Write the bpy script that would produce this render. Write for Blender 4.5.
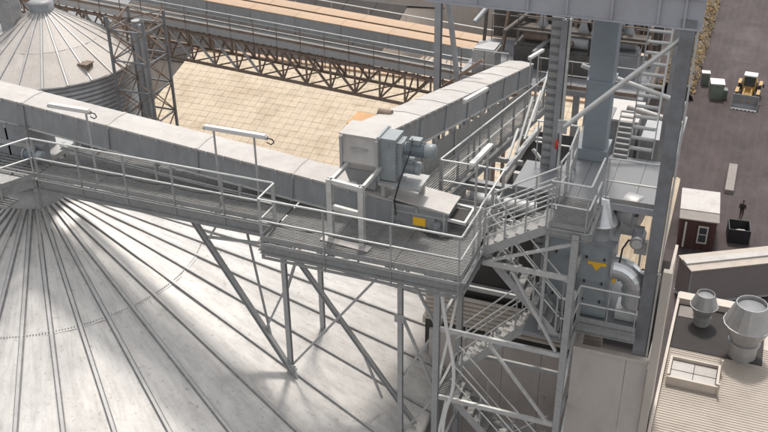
import bpy, math, random
from mathutils import Vector as V, Matrix
random.seed(7)
R = math.radians
for o in list(bpy.data.objects): bpy.data.objects.remove(o)
sc = bpy.context.scene
col = sc.collection

# ------------------------------------------------------------------ camera, sky, sun, exposure
PITCH, HEAD, ROLL = R(30), R(21.5), R(0.55)
fw = V((-math.sin(HEAD)*math.cos(PITCH), math.cos(HEAD)*math.cos(PITCH), -math.sin(PITCH)))
rt = V((math.cos(HEAD), math.sin(HEAD), 0)); up = rt.cross(fw)
rt2 = rt*math.cos(ROLL)-up*math.sin(ROLL); up2 = up*math.cos(ROLL)+rt*math.sin(ROLL)
cam = bpy.data.cameras.new('camera'); co = bpy.data.objects.new('camera', cam); col.objects.link(co)
cam.sensor_width = 36; cam.lens = 972*36/768; cam.clip_start = .1; cam.clip_end = 2000
m = Matrix((rt2, up2, -fw)).transposed().to_4x4(); m.translation = V((4.81, -16.6, 11.57))
co.matrix_world = m; sc.camera = co
SUN_AZ, SUN_EL = R(102), R(62.5)
w = bpy.data.worlds.new('World'); sc.world = w; w.use_nodes = True
nt = w.node_tree; bg = nt.nodes['Background']
sky = nt.nodes.new('ShaderNodeTexSky'); sky.sky_type = 'NISHITA'; sky.sun_disc = False
sky.sun_elevation = SUN_EL; sky.sun_rotation = R(90)-SUN_AZ; sky.air_density = .8; sky.dust_density = 1.5; sky.ozone_density = 1.0
hs = nt.nodes.new('ShaderNodeHueSaturation'); hs.inputs['Saturation'].default_value = .1   # hazy white daylight
nt.links.new(sky.outputs[0], hs.inputs['Color']); nt.links.new(hs.outputs[0], bg.inputs[0]); bg.inputs[1].default_value = .15
sl = bpy.data.lights.new('sun', 'SUN'); sl.energy = 1.55; sl.angle = R(6); sl.color = (1, .93, .85)
so = bpy.data.objects.new('sun', sl); col.objects.link(so)
sd = V((math.cos(SUN_AZ)*math.cos(SUN_EL), math.sin(SUN_AZ)*math.cos(SUN_EL), math.sin(SUN_EL)))
so.rotation_euler = sd.to_track_quat('Z', 'Y').to_euler(); so.location = sd*60
vs = sc.view_settings; vs.view_transform = 'Standard'; vs.look = 'None'; vs.gamma = 1; vs.use_curve_mapping = False
vs.exposure = .88
sc.cycles.max_bounces = 6

# ------------------------------------------------------------------ materials
MATS = {}
def mat(name, c, rough=.5, metal=0., var=.12, scale=3., dirt=None, damt=.35, dscale=1.2, stretch=(1, 1, 1), bump=0., bscale=30, rand=.0, spec=.5):
    m = bpy.data.materials.new(name); m.use_nodes = True; n = m.node_tree.nodes; L = m.node_tree.links.new
    b = n['Principled BSDF']; b.inputs['Roughness'].default_value = rough; b.inputs['Metallic'].default_value = metal
    b.inputs['Specular IOR Level'].default_value = spec
    tc = n.new('ShaderNodeTexCoord'); mp = n.new('ShaderNodeMapping'); mp.inputs['Scale'].default_value = stretch
    geo = n.new('ShaderNodeNewGeometry'); L(geo.outputs['Position'], mp.inputs[0])
    no = n.new('ShaderNodeTexNoise'); no.inputs['Scale'].default_value = scale; no.inputs['Detail'].default_value = 5; no.inputs['Roughness'].default_value = .65
    L(mp.outputs[0], no.inputs['Vector'])
    mr = n.new('ShaderNodeMapRange'); mr.inputs[1].default_value = .3; mr.inputs[2].default_value = .7; mr.inputs[3].default_value = 1-var; mr.inputs[4].default_value = 1+var
    L(no.outputs[0], mr.inputs[0])
    mx = n.new('ShaderNodeVectorMath'); mx.operation = 'SCALE'; mx.inputs[0].default_value = c[:3]
    L(mr.outputs[0], mx.inputs['Scale']); out = mx.outputs[0]
    if rand:
        oi = n.new('ShaderNodeObjectInfo'); r2 = n.new('ShaderNodeMapRange'); r2.inputs[3].default_value = 1-rand; r2.inputs[4].default_value = 1+rand
        L(oi.outputs['Random'], r2.inputs[0]); s2 = n.new('ShaderNodeVectorMath'); s2.operation = 'SCALE'
        L(out, s2.inputs[0]); L(r2.outputs[0], s2.inputs['Scale']); out = s2.outputs[0]
    if dirt:
        n2 = n.new('ShaderNodeTexNoise'); n2.inputs['Scale'].default_value = dscale; n2.inputs['Detail'].default_value = 7; n2.inputs['Roughness'].default_value = .7
        L(mp.outputs[0], n2.inputs['Vector'])
        r3 = n.new('ShaderNodeMapRange'); r3.inputs[1].default_value = .48; r3.inputs[2].default_value = .72; r3.inputs[3].default_value = 0; r3.inputs[4].default_value = damt
        L(n2.outputs[0], r3.inputs[0]); mi = n.new('ShaderNodeMix'); mi.data_type = 'RGBA'
        L(r3.outputs[0], mi.inputs['Factor']); L(out, mi.inputs['A']); mi.inputs['B'].default_value = (*dirt, 1); out = mi.outputs['Result']
    L(out, b.inputs['Base Color'])
    rr = n.new('ShaderNodeMapRange'); rr.inputs[3].default_value = max(.05, rough-.1); rr.inputs[4].default_value = min(1, rough+.12)
    L(no.outputs[0], rr.inputs[0]); L(rr.outputs[0], b.inputs['Roughness'])
    if bump:
        n3 = n.new('ShaderNodeTexNoise'); n3.inputs['Scale'].default_value = bscale; n3.inputs['Detail'].default_value = 4
        L(mp.outputs[0], n3.inputs['Vector']); bu = n.new('ShaderNodeBump'); bu.inputs['Strength'].default_value = bump; bu.inputs['Distance'].default_value = .03
        L(n3.outputs[0], bu.inputs['Height']); L(bu.outputs[0], b.inputs['Normal'])
    MATS[name] = m
    return m
def polar_mat(name, c, cx, cy, rough, metal, dirt):
    """weathered galvanised roof: stains streak down the slope away from the apex"""
    m = mat(name, c, rough, metal, var=.13, scale=1.1, rand=.07)
    n = m.node_tree.nodes; L = m.node_tree.links.new; b = n['Principled BSDF']
    geo = n.new('ShaderNodeNewGeometry'); sx = n.new('ShaderNodeSeparateXYZ'); L(geo.outputs['Position'], sx.inputs[0])
    def mth(op, a, bb=None):
        q = n.new('ShaderNodeMath'); q.operation = op
        for i, k in enumerate((a, bb)):
            if k is None: continue
            if isinstance(k, (int, float)): q.inputs[i].default_value = k
            else: L(k, q.inputs[i])
        return q.outputs[0]
    dx = mth('SUBTRACT', sx.outputs[0], cx); dy = mth('SUBTRACT', sx.outputs[1], cy)
    an = mth('ARCTAN2', dy, dx); rr = mth('SQRT', mth('ADD', mth('MULTIPLY', dx, dx), mth('MULTIPLY', dy, dy)))
    cb = n.new('ShaderNodeCombineXYZ'); L(mth('MULTIPLY', an, 26), cb.inputs[0]); L(mth('MULTIPLY', rr, .8), cb.inputs[1])
    no = n.new('ShaderNodeTexNoise'); no.inputs['Scale'].default_value = 1.1; no.inputs['Detail'].default_value = 8; no.inputs['Roughness'].default_value = .72
    L(cb.outputs[0], no.inputs['Vector'])
    mr = n.new('ShaderNodeMapRange'); mr.inputs[1].default_value = .46; mr.inputs[2].default_value = .70; mr.inputs[3].default_value = 0; mr.inputs[4].default_value = .52
    L(no.outputs[0], mr.inputs[0])
    mi = n.new('ShaderNodeMix'); mi.data_type = 'RGBA'; old = b.inputs['Base Color'].links[0].from_socket
    L(mr.outputs[0], mi.inputs['Factor']); L(old, mi.inputs['A']); mi.inputs['B'].default_value = (*dirt, 1)
    # small scuffs and droppings
    n4 = n.new('ShaderNodeTexNoise'); n4.inputs['Scale'].default_value = 7; n4.inputs['Detail'].default_value = 6; n4.inputs['Roughness'].default_value = .75
    L(geo.outputs['Position'], n4.inputs['Vector'])
    r4 = n.new('ShaderNodeMapRange'); r4.inputs[1].default_value = .57; r4.inputs[2].default_value = .68; r4.inputs[3].default_value = 0; r4.inputs[4].default_value = .6
    L(n4.outputs[0], r4.inputs[0])
    m2 = n.new('ShaderNodeMix'); m2.data_type = 'RGBA'; L(r4.outputs[0], m2.inputs['Factor']); L(mi.outputs['Result'], m2.inputs['A']); m2.inputs['B'].default_value = (dirt[0]*.75, dirt[1]*.72, dirt[2]*.7, 1)
    L(m2.outputs['Result'], b.inputs['Base Color'])
    return m
GALV = mat('galvanised_steel', (.37, .37, .365), .55, .2, var=.12, scale=14, dirt=(.26, .245, .225), damt=.4, dscale=4)
GALVD = mat('weathered_galvanised', (.28, .28, .275), .6, .15, var=.14, scale=10, dirt=(.18, .165, .15), damt=.45, dscale=3)
RAIL = mat('galvanised_rail', (.56, .56, .54), .42, .35, var=.12, scale=6)
GRATE = mat('grating_steel', (.26, .26, .255), .6, .2, var=.2, scale=4, dirt=(.22, .20, .18), damt=.5)
SIDE = mat('conveyor_side_steel', (.30, .308, .315), .5, .3, var=.12, scale=2.5, dirt=(.22, .21, .2), damt=.5, dscale=1.4, rand=.06, stretch=(2, 2, .5))
COVER = mat('dusty_cover_steel', (.44, .42, .40), .6, .1, var=.08, scale=4, dirt=(.24, .205, .18), damt=.4, dscale=.8, rand=.05, spec=.25)
COVERB = mat('beige_dust_cover', (.40, .275, .18), .7, 0., var=.1, scale=3, dirt=(.38, .29, .22), damt=.5, rand=.04)
BLUEP = mat('blue_grey_paint', (.25, .275, .285), .42, 0., var=.1, scale=3, dirt=(.13, .13, .12), damt=.4)
MOTORP = mat('motor_blue_paint', (.16, .19, .21), .38, 0., var=.1, scale=6)
LEGP = mat('elevator_leg_paint', (.235, .27, .295), .45, .1, var=.08, scale=1.5, dirt=(.16, .16, .16), damt=.3)
COLM = mat('tower_column_paint', (.19, .195, .205), .5, .05, var=.14, scale=2.5, dirt=(.08, .07, .06), damt=.5)
STEELD = mat('dark_painted_steel', (.25, .255, .265), .5, .1, var=.12, scale=3, dirt=(.1, .09, .08), damt=.4)
FASC = mat('lilac_grey_paint', (.36, .365, .39), .5, 0, var=.06, scale=2, dirt=(.2, .19, .19), damt=.35)
DECKP = mat('deck_plate_paint', (.20, .205, .215), .6, .05, var=.12, scale=1.2, dirt=(.12, .11, .1), damt=.4)
RUST = mat('rusty_brown_steel', (.215, .16, .125), .75, .05, var=.25, scale=5, dirt=(.11, .075, .055), damt=.6)
RUSTB = mat('ochre_painted_box', (.45, .25, .10), .65, 0, var=.15, scale=6, dirt=(.2, .11, .06), damt=.5)
YEL = mat('yellow_label', (.80, .45, .03), .5, 0, var=.04)
BLACK = mat('black_rubber', (.03, .03, .032), .6, 0, var=.2)
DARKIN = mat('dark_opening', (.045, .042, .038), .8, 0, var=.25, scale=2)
WHITE = mat('white_lamp_housing', (.62, .61, .585), .35, 0, var=.03)
CLAD = mat('beige_cladding', (.50, .445, .39), .6, .05, var=.07, scale=1.5, dirt=(.33, .29, .25), damt=.4, stretch=(1, 1, .35))
WALLG = mat('grey_wall_panel', (.47, .425, .39), .7, 0, var=.06, scale=1.0, dirt=(.25, .23, .21), damt=.4, stretch=(1, 1, .4))
ROOFB = mat('beige_roof_sheet', (.37, .325, .28), .55, .1, var=.07, scale=1.6, dirt=(.26, .22, .18), damt=.5, rand=.04)
WARE = mat('cream_roof_sheet', (.56, .465, .345), .7, 0, var=.12, scale=2.5, dirt=(.33, .24, .15), damt=.6, dscale=.45, rand=.035)
MEMB = mat('dark_roof_membrane', (.035, .03, .028), .85, 0, var=.25, scale=1.4, dirt=(.06, .052, .048), damt=.5)
GALVB = mat('bright_galvanised_duct', (.66, .67, .67), .30, .75, var=.1, scale=5, dirt=(.42, .41, .4), damt=.4)
COWL = mat('dull_zinc_cowl', (.37, .37, .37), .5, .4, var=.12, scale=3, dirt=(.3, .28, .26), damt=.5)
ASPH = None
CONT = mat('brown_grey_container', (.20, .175, .175), .6, .1, var=.08, scale=1.2, dirt=(.13, .11, .1), damt=.4)
BRICK = mat('dark_red_boards', (.085, .042, .036), .75, 0, var=.2, scale=6, rand=.15)
GREEN = mat('green_paint', (.15, .18, .15), .5, 0, var=.15, scale=3, dirt=(.08, .09, .07), damt=.5)
LYEL = mat('loader_yellow', (.42, .25, .07), .45, 0, var=.12, scale=4, dirt=(.3, .19, .1), damt=.5)
GLASS = mat('dark_glass', (.05, .06, .065), .12, 0, var=.1)
CONC = mat('concrete', (.24, .215, .20), .85, 0, var=.12, scale=2, dirt=(.22, .2, .18), damt=.5)
SKIN = mat('skin', (.45, .28, .2), .6)
SILO = polar_mat('silo_roof_galvanised', (.57, .55, .525), -13.12, 2.2, .46, .22, (.27, .255, .24))
SILO2 = polar_mat('back_silo_roof', (.455, .425, .395), -36.6, 30.6, .6, .1, (.40, .33, .27))
SILO3 = polar_mat('far_silo_roof', (.62, .50, .40), -19.2, 62, .6, .1, (.36, .27, .2))
SEAM = mat('seam_sealant', (.22, .215, .21), .7, 0, var=.3, scale=6)
RIBM = mat('roof_rib_steel', (.46, .45, .44), .5, .3, var=.12, scale=5, dirt=(.3, .28, .26), damt=.45)
SILOW = mat('silo_wall_galvanised', (.34, .345, .35), .5, .4, var=.14, scale=2, dirt=(.25, .22, .2), damt=.5)
RED = mat('red_paint', (.55, .04, .03), .4)
GRAVEL = mat('gravel_ballast', (.17, .14, .11), .9, 0, var=.35, scale=5, dirt=(.3, .22, .13), damt=.6, dscale=2, bump=.6)

# ------------------------------------------------------------------ mesh helpers
class MB:
    def __init__(s): s.v = []; s.f = []; s.sm = []
    def add(s, vs_, fs, smooth=False):
        o = len(s.v); s.v += [tuple(x) for x in vs_]
        for f in fs: s.f.append(tuple(i+o for i in f)); s.sm.append(smooth)
        return s
    def box(s, c, d, M=None):
        x, y, z = d[0]/2, d[1]/2, d[2]/2; c = V(c)
        vs_ = [c+V((a*x, b*y, e*z)) for a in (-1, 1) for b in (-1, 1) for e in (-1, 1)]
        if M: vs_ = [M @ p for p in vs_]
        return s.add(vs_, [(0, 1, 3, 2), (4, 6, 7, 5), (0, 4, 5, 1), (2, 3, 7, 6), (0, 2, 6, 4), (1, 5, 7, 3)])
    def bb(s, a, b, M=None):
        a, b = V(a), V(b); return s.box((a+b)/2, [abs(b[i]-a[i]) for i in range(3)], M)
    def beam(s, p, q, w_, h_, upv=(0, 0, 1)):
        M, L = fr(p, q, upv); return s.box((L/2, 0, 0), (L, w_, h_), M)
    def ibeam(s, p, q, b, h, t=.018, upv=(0, 0, 1)):
        M, L = fr(p, q, upv)
        s.box((L/2, 0, 0), (L, t, h-2*t), M); s.box((L/2, 0, h/2-t/2), (L, b, t), M); return s.box((L/2, 0, -h/2+t/2), (L, b, t), M)
    def angle(s, p, q, b, t=.012, upv=(0, 0, 1)):
        M, L = fr(p, q, upv); s.box((L/2, 0, -b/2), (L, t, b), M); return s.box((L/2, b/2+t/2, -t/2), (L, b, t), M)
    def tube(s, p, q, r, n=8, r2=None, cap=True):
        M, L = fr(p, q); r2 = r if r2 is None else r2
        vs_ = [M @ V((0, math.cos(2*math.pi*i/n)*r, math.sin(2*math.pi*i/n)*r)) for i in range(n)] + [M @ V((L, math.cos(2*math.pi*i/n)*r2, math.sin(2*math.pi*i/n)*r2)) for i in range(n)]
        s.add(vs_, [(i, (i+1) % n, n+(i+1) % n, n+i) for i in range(n)], True)
        if cap: s.add(vs_, [tuple(range(n))[::-1], tuple(range(n, 2*n))])
        return s
    def path(s, pts, r, n=8):
        for a, b in zip(pts, pts[1:]): s.tube(a, b, r, n)
        return s
    def lathe(s, prof, M=None, n=24, a0=0, a1=2*math.pi):
        """profile of (radius, z) turned round local z"""
        k = len(prof); full = abs(a1-a0-2*math.pi) < 1e-4; N = n if full else n+1
        vs_ = []
        for i in range(N):
            a = a0+(a1-a0)*i/n
            for r, z in prof:
                p = V((r*math.cos(a), r*math.sin(a), z)); vs_.append(M @ p if M else p)
        fs = []
        for i in range(n):
            j = (i+1) % N
            for q in range(k-1): fs.append((i*k+q, j*k+q, j*k+q+1, i*k+q+1))
        return s.add(vs_, fs, True)
    def prism(s, poly, a, b, M=None):
        """2-D outline (y, z) swept along local x from a to b"""
        n = len(poly); vs_ = [V((a, y, z)) for y, z in poly]+[V((b, y, z)) for y, z in poly]
        if M: vs_ = [M @ p for p in vs_]
        return s.add(vs_, [tuple(range(n)), tuple(range(n, 2*n))[::-1]]+[(i, n+i, n+(i+1) % n, (i+1) % n) for i in range(n)])
    def mesh(s, name, m_):
        me = bpy.data.meshes.new(name); me.from_pydata(s.v, [], s.f); me.polygons.foreach_set('use_smooth', s.sm); me.materials.append(m_)
        import bmesh
        bm = bmesh.new(); bm.from_mesh(me); bmesh.ops.recalc_face_normals(bm, faces=bm.faces); bm.to_mesh(me); bm.free(); return me
    def build(s, name, m_, parent=None, **k):
        return put(name, s.mesh(name, m_), parent, **k)
def put(name, me, parent=None, loc=None, M=None, kind=None, label=None):
    o = bpy.data.objects.new(name, me); col.objects.link(o)
    if parent is not None:
        o.parent = parent; o.matrix_parent_inverse = parent.matrix_basis.inverted()
    if M is not None: o.matrix_basis = M
    elif loc is not None: o.location = loc
    if kind: o['kind'] = kind
    if label: o['label'] = label
    return o
def fr(p, q, upv=(0, 0, 1)):
    p, q = V(p), V(q); d = q-p; L = d.length; d.normalize(); u = V(upv)
    if abs(d.dot(u)) > .99: u = V((0, 1, 0))
    y = u.cross(d).normalized(); z = d.cross(y); M = Matrix((d, y, z)).transposed().to_4x4(); M.translation = p
    return M, L
def thing(name, label, cat, loc=(0, 0, 0), group=None):
    o = bpy.data.objects.new(name, None); col.objects.link(o); o.location = loc; o.empty_display_size = .3
    o['label'] = label; o['category'] = cat
    if group: o['group'] = group
    return o
def tag(o, label, cat, group=None):
    o['label'] = label; o['category'] = cat
    if group: o['group'] = group
    return o
def struct(o): o['kind'] = 'structure'; return o
def lerp(a, b, t): return V(a)+(V(b)-V(a))*t
def railing(t, pts, h=1.1, mid=.55, step=1.45, toe=.12, m_=None, r=.024, pw=.07, drop=.0, pm=None, ends=(True, True), toeoff=0):
    """posts, two rails and a toe board along the deck edge points"""
    m_ = m_ or RAIL; pm = pm or GALV
    for k, (a, b) in enumerate(zip(pts, pts[1:])):
        a, b = V(a), V(b); L = (b-a).length; n = max(1, round(L/step)); d = (b-a).normalized()
        for i in range(n+1):
            if i == 0 and (k > 0 or not ends[0]): continue
            if i == n and k == len(pts)-2 and not ends[1]: continue
            p = a+d*min(max(L*i/n, .04), L-.04)
            MB().beam(p+V((0, 0, -drop)), p+V((0, 0, h-.02)), .02 if pw > .05 else pw*.5, pw, (-d.y, d.x, 0)).build('rail_post', pm, t)
        z = V((0, 0, 1))
        MB().tube(a+z*h, b+z*h, r, 8).build('top_rail', m_, t)
        if mid: MB().tube(a+z*mid, b+z*mid, r*.9, 8).build('mid_rail', m_, t)
        if toe: MB().beam(a+z*(toe/2+.01), b+z*(toe/2+.01), .008, toe).build('toe_board', GALVD if pm is GALV else pm, t)
def grating(t, x0, x1, y0, y1, z, M=None, pitch=.062, panel=1.5, m_=None):
    """open bar deck: slats run along x on cross bars, in panels"""
    n = max(1, round((x1-x0)/panel))
    for k in range(n):
        a = x0+(x1-x0)*k/n+.006; b = x0+(x1-x0)*(k+1)/n-.006; g = MB(); y = y0+pitch/2
        while y < y1:
            g.bb((a, y-pitch*.21, z-.03), (b, y+pitch*.21, z+random.uniform(-.002, .002)), M); y += pitch
        for q in range(3):
            xx = a+.05+(b-a-.1)*q/2; g.bb((xx-.012, y0, z-.075), (xx+.012, y1, z-.032), M)
        g.build('grating_panel', m_ or GRATE, t, kind='stuff')
def channel(t, p, q, h, b, m_=None, side=1, name='edge_beam'):
    M, L = fr(p, q); g = MB(); tk = .014
    g.box((L/2, 0, 0), (L, tk, h), M); g.box((L/2, -side*b/2-side*tk/2, h/2-tk/2), (L, b, tk), M); g.box((L/2, -side*b/2-side*tk/2, -h/2+tk/2), (L, b, tk), M)
    return g.build(name, m_ or GALVD, t)
def conveyor(t, p0, p1, wd, ht, seg, side=SIDE, cover=COVER, over=.05):
    """enclosed trough: floor, side panels with joint flanges and lid panels; p0, p1 run along the middle of its bottom"""
    M, L = fr(p0, p1); n = max(1, round(L/seg))
    for k in range(n):
        a, b = L*k/n, L*(k+1)/n
        for sgn in (-1, 1):
            MB().bb((a+.004, sgn*wd/2-.006, .02), (b-.004, sgn*wd/2+.006, ht-.012), M).build('side_panel', side, t)
        h2 = wd/2+over
        g = MB().prism([(-h2, ht-.05), (-h2, ht), (0, ht+.035), (h2, ht), (h2, ht-.05), (h2-.012, ht-.05), (h2-.012, ht-.012), (0, ht+.02), (-h2+.012, ht-.012), (-h2+.012, ht-.05)], a+.006, b-.006, M)
        g.build('lid_panel', cover, t)
    for k in range(n+1):
        a = L*k/n; g = MB()
        for sgn in (-1, 1): g.bb((a-.03, sgn*(wd/2+.006), 0), (a+.03, sgn*(wd/2+.045), ht-.055), M)
        g.bb((a-.03, -wd/2-.045, -.04), (a+.03, wd/2+.045, -.002), M); g.build('joint_flange', side, t)
    for k in range(1, n): MB().prism([(-wd/2-over-.004, ht+.001), (0, ht+.038), (wd/2+over+.004, ht+.001), (wd/2+over+.004, ht+.012), (0, ht+.05), (-wd/2-over-.004, ht+.012)], L*k/n-.04, L*k/n+.04, M).build('lid_strap', cover, t)
    MB().bb((0, -wd/2, 0), (L, wd/2, .015), M).build('trough_floor', side, t)
    for sgn in (-1, 1): MB().bb((0, sgn*(wd/2+.048), .0), (L, sgn*(wd/2+.012), .045), M).build('bottom_flange', RAIL, t)
    return M, L
def motor(t, p, L, r, fm=MOTORP):
    x, y, z = p; b = MB(); b.tube((x, y, z), (x+L*.68, y, z), r*.9, 20)
    for k in range(20):
        a = math.tau*k/20; b.beam((x+.04, y+math.cos(a)*r*.95, z+math.sin(a)*r*.95), (x+L*.66, y+math.cos(a)*r*.95, z+math.sin(a)*r*.95), .014, r*.18, (0, math.cos(a), math.sin(a)))
    b.build('motor_body', fm, t)
    c = MB(); Mr = Matrix.Translation((x+L*.68, y, z)) @ Matrix.Rotation(R(90), 4, 'Y'); c.lathe([(r*.9, 0), (r*1.06, .01), (r*1.06, L*.27), (r*.8, L*.32), (0, L*.32)], Mr, 24); c.build('fan_cowl', BLUEP, t)
    d = MB(); d.bb((x+L*.18, y-r*.55, z+r*.9), (x+L*.52, y+r*.55, z+r*1.5)); d.bb((x+L*.16, y-r*.6, z+r*1.5), (x+L*.54, y+r*.6, z+r*1.58)); d.build('terminal_box', BLUEP, t)
    e = MB(); e.tube((x-.05, y, z), (x, y, z), r*1.15, 20); e.build('motor_flange', BLUEP, t)
def stair(t, a, b, wv, n, sm=None, tm=None, rails=(0, 1), depth=.22, h=1.0, mids=(.5,), post=3, sh=.2):
    """straight flight between nosing points a (bottom) and b (top); wv is the vector across to the far stringer"""
    a, b, wv = V(a), V(b), V(wv); d = b-a; dh = V((d.x, d.y, 0)).normalized(); wn = wv.normalized(); sm = sm or GALV; tm = tm or GRATE
    for s_ in (0, 1):
        o = wv*s_; MB().beam(a+o-V((0, 0, .09)), b+o-V((0, 0, .09)), .02, sh).build('stringer', sm, t)
    for i in range(n):
        p = lerp(a, b, (i+.5)/n); MB().beam(p+wn*.02, p+wv-wn*.02, depth, .035).build('tread', tm, t)
    for s_ in rails:
        o = wv*s_
        for i in range(post):
            p = lerp(a, b, (i+.1)/(post-.8)) if post > 1 else lerp(a, b, .5)
            MB().beam(p+o, p+o+V((0, 0, h)), .035, .035, dh).build('rail_post', sm, t)
        MB().tube(a+o+V((0, 0, h)), b+o+V((0, 0, h)), .022).build('top_rail', RAIL, t)
        for q in mids: MB().tube(a+o+V((0, 0, q)), b+o+V((0, 0, q)), .018).build('mid_rail', RAIL, t)
def cone_silo(t, cx, cy, za, s_, r0, rj, r1, n, ph0, zbase, rm, wm, ribw=.06, ribh=.08, sub=5, wallseg=1.2, corr=.14, bolts=True, ribm=None, amp=.03):
    th = math.tau/n; sp = lambda r, a, dz=0: V((cx+r*math.cos(a), cy+r*math.sin(a), za-s_*r+dz))
    for k in range(n):
        a0 = ph0+k*th
        for ra, rb, dz in ((r0, rj+.06, .012), (rj-.06, r1, 0)):
            g = []; fs = []; nv = 4
            for i in range(sub+1):
                for j in range(nv):
                    a = a0+th*j/(nv-1); r = ra+(rb-ra)*i/sub; inn = 0 < j < nv-1
                    g.append(sp(r, a, dz+(random.uniform(-.02, .02) if inn else 0)))
            for i in range(sub):
                for j in range(nv-1): fs.append((i*nv+j, i*nv+j+1, (i+1)*nv+j+1, (i+1)*nv+j))
            top = len(g); g += [p-V((0, 0, .02)) for p in g]; fs2 = [tuple(x+top for x in f)[::-1] for f in fs]
            e = sub*nv; fs2.append(tuple(range(e, e+nv))+tuple(range(top+e+nv-1, top+e-1, -1)))
            b = MB(); b.add(g, fs, True); b.add(g, fs2); b.build('roof_panel', rm, t)
        # standing seam: a pair of upstands with a low cap between them
        nrm = V((s_*math.cos(a0), s_*math.sin(a0), 1)).normalized(); p, q = sp(r0, a0), sp(r1+.04, a0)
        MB().beam(p+nrm*.004, q+nrm*.004, ribw*3.2, .022, nrm).build('seam_strip', SEAM, t)
        MB().beam(p+nrm*ribh*.5, q+nrm*ribh*.5, ribw*1.7, ribh, nrm).build('roof_rib', ribm or RIBM, t)
    if bolts:
        b = MB()
        for k in range(n):
            for j in range(9):
                a = ph0+th*(k+(j+.7)/9.6)
                b.tube(sp(rj, a, .012), sp(rj, a, .032), .017, 5)
        b.build('bolt_row', SILOW, t, kind='stuff')
    # corrugated wall in courses of curved plates
    ze = za-s_*r1+.02; z = ze; k = 0; rw = r1-.18
    while z > zbase+.05:
        z2 = max(zbase, z-wallseg); prof = []; m_ = max(4, int((z-z2)/corr)*2)
        for i in range(m_+1): prof.append((rw+(amp if i % 2 else -.0), z-(z-z2)*i/m_))
        b = MB(); b.lathe(prof, Matrix.Translation((cx, cy, 0)), 72)
        if amp > .05: b.sm = [False]*len(b.f)
        b.build('wall_course', wm, t); z = z2
    MB().lathe([(r1-.02, ze-.02), (r1+.06, ze-.05), (r1+.06, ze-.16), (r1-.1, ze-.16)], Matrix.Translation((cx, cy, 0)), n).build('eave_gutter', RIBM, t)

# ------------------------------------------------------------------ ground
def ground_mat():
    m = mat('worn_asphalt', (.078, .063, .063), .8, 0, var=.22, scale=.9, dirt=(.13, .112, .112), damt=.9, dscale=.2, stretch=(1, .3, 1), bump=.25, bscale=12, spec=.15)
    n = m.node_tree.nodes; L = m.node_tree.links.new; b = n['Principled BSDF']
    geo = n.new('ShaderNodeNewGeometry'); no = n.new('ShaderNodeTexNoise'); no.inputs['Scale'].default_value = .22; no.inputs['Detail'].default_value = 9; no.inputs['Roughness'].default_value = .7
    L(geo.outputs['Position'], no.inputs['Vector'])
    mr = n.new('ShaderNodeMapRange'); mr.inputs[1].default_value = .45; mr.inputs[2].default_value = .68; mr.inputs[4].default_value = .75
    L(no.outputs[0], mr.inputs[0]); mi = n.new('ShaderNodeMix'); mi.data_type = 'RGBA'; old = b.inputs['Base Color'].links[0].from_socket
    L(mr.outputs[0], mi.inputs['Factor']); L(old, mi.inputs['A']); mi.inputs['B'].default_value = (.05, .043, .042, 1); vo = n.new('ShaderNodeTexVoronoi'); vo.feature = 'DISTANCE_TO_EDGE'; vo.inputs['Scale'].default_value = .16
    wn = n.new('ShaderNodeTexNoise'); wn.inputs['Scale'].default_value = .5; wn.inputs['Detail'].default_value = 6; L(geo.outputs['Position'], wn.inputs['Vector'])
    va = n.new('ShaderNodeVectorMath'); va.operation = 'MULTIPLY_ADD'; va.inputs[1].default_value = (5, 5, 5); L(wn.outputs['Color'], va.inputs[0]); L(geo.outputs['Position'], va.inputs[2]); L(va.outputs[0], vo.inputs['Vector'])
    cr = n.new('ShaderNodeMapRange'); cr.inputs[1].default_value = .0; cr.inputs[2].default_value = .012; cr.inputs[3].default_value = .12; cr.inputs[4].default_value = 0; L(vo.outputs['Distance'], cr.inputs[0])
    m3 = n.new('ShaderNodeMix'); m3.data_type = 'RGBA'; L(cr.outputs[0], m3.inputs['Factor']); L(mi.outputs['Result'], m3.inputs['A']); m3.inputs['B'].default_value = (.03, .025, .024, 1)
    # tyre marks along the road
    wv = n.new('ShaderNodeTexWave'); wv.bands_direction = 'X'; wv.inputs['Scale'].default_value = .42; wv.inputs['Distortion'].default_value = 3.5; wv.inputs['Detail'].default_value = 4; wv.inputs['Detail Scale'].default_value = .25
    mpp = n.new('ShaderNodeMapping'); mpp.inputs['Scale'].default_value = (1, .05, 1); L(geo.outputs['Position'], mpp.inputs[0]); L(mpp.outputs[0], wv.inputs['Vector'])
    tr = n.new('ShaderNodeMapRange'); tr.inputs[1].default_value = .7; tr.inputs[2].default_value = .95; tr.inputs[4].default_value = .1; L(wv.outputs['Fac'], tr.inputs[0])
    m4 = n.new('ShaderNodeMix'); m4.data_type = 'RGBA'; L(tr.outputs[0], m4.inputs['Factor']); L(m3.outputs['Result'], m4.inputs['A']); m4.inputs['B'].default_value = (.12, .10, .102, 1)
    L(m4.outputs['Result'], b.inputs['Base Color'])
    return m
GZ = -28.
g = MB(); N = 24
g.add([(-420+840*i/N, -120+760*j/N, GZ) for j in range(N+1) for i in range(N+1)], [(j*(N+1)+i, j*(N+1)+i+1, (j+1)*(N+1)+i+1, (j+1)*(N+1)+i) for j in range(N) for i in range(N)])
struct(g.build('ground', ground_mat()))

# ------------------------------------------------------------------ main silo under the walkways
AX, AY, AZ, SL = -13.12, 2.2, -1.05, .466
silo = thing('grain_silo', 'big silo with a bright ribbed galvanised cone roof filling the lower left', 'silo', (AX, AY, GZ))
cone_silo(silo, AX, AY, AZ, SL, .75, 4.5, 11.6, 40, R(-68.6), GZ, SILO, SILOW, sub=5, wallseg=1.4, ribw=.045, ribh=.06)
MB().lathe([(.95, AZ-.42), (.95, AZ+.1), (.8, AZ+.16), (.3, AZ+.16)], Matrix.Translation((AX, AY, 0)), 32).build('apex_collar', GALV, silo)
def croof(x, y): return AZ-SL*math.hypot(x-AX, y-AY)

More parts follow.
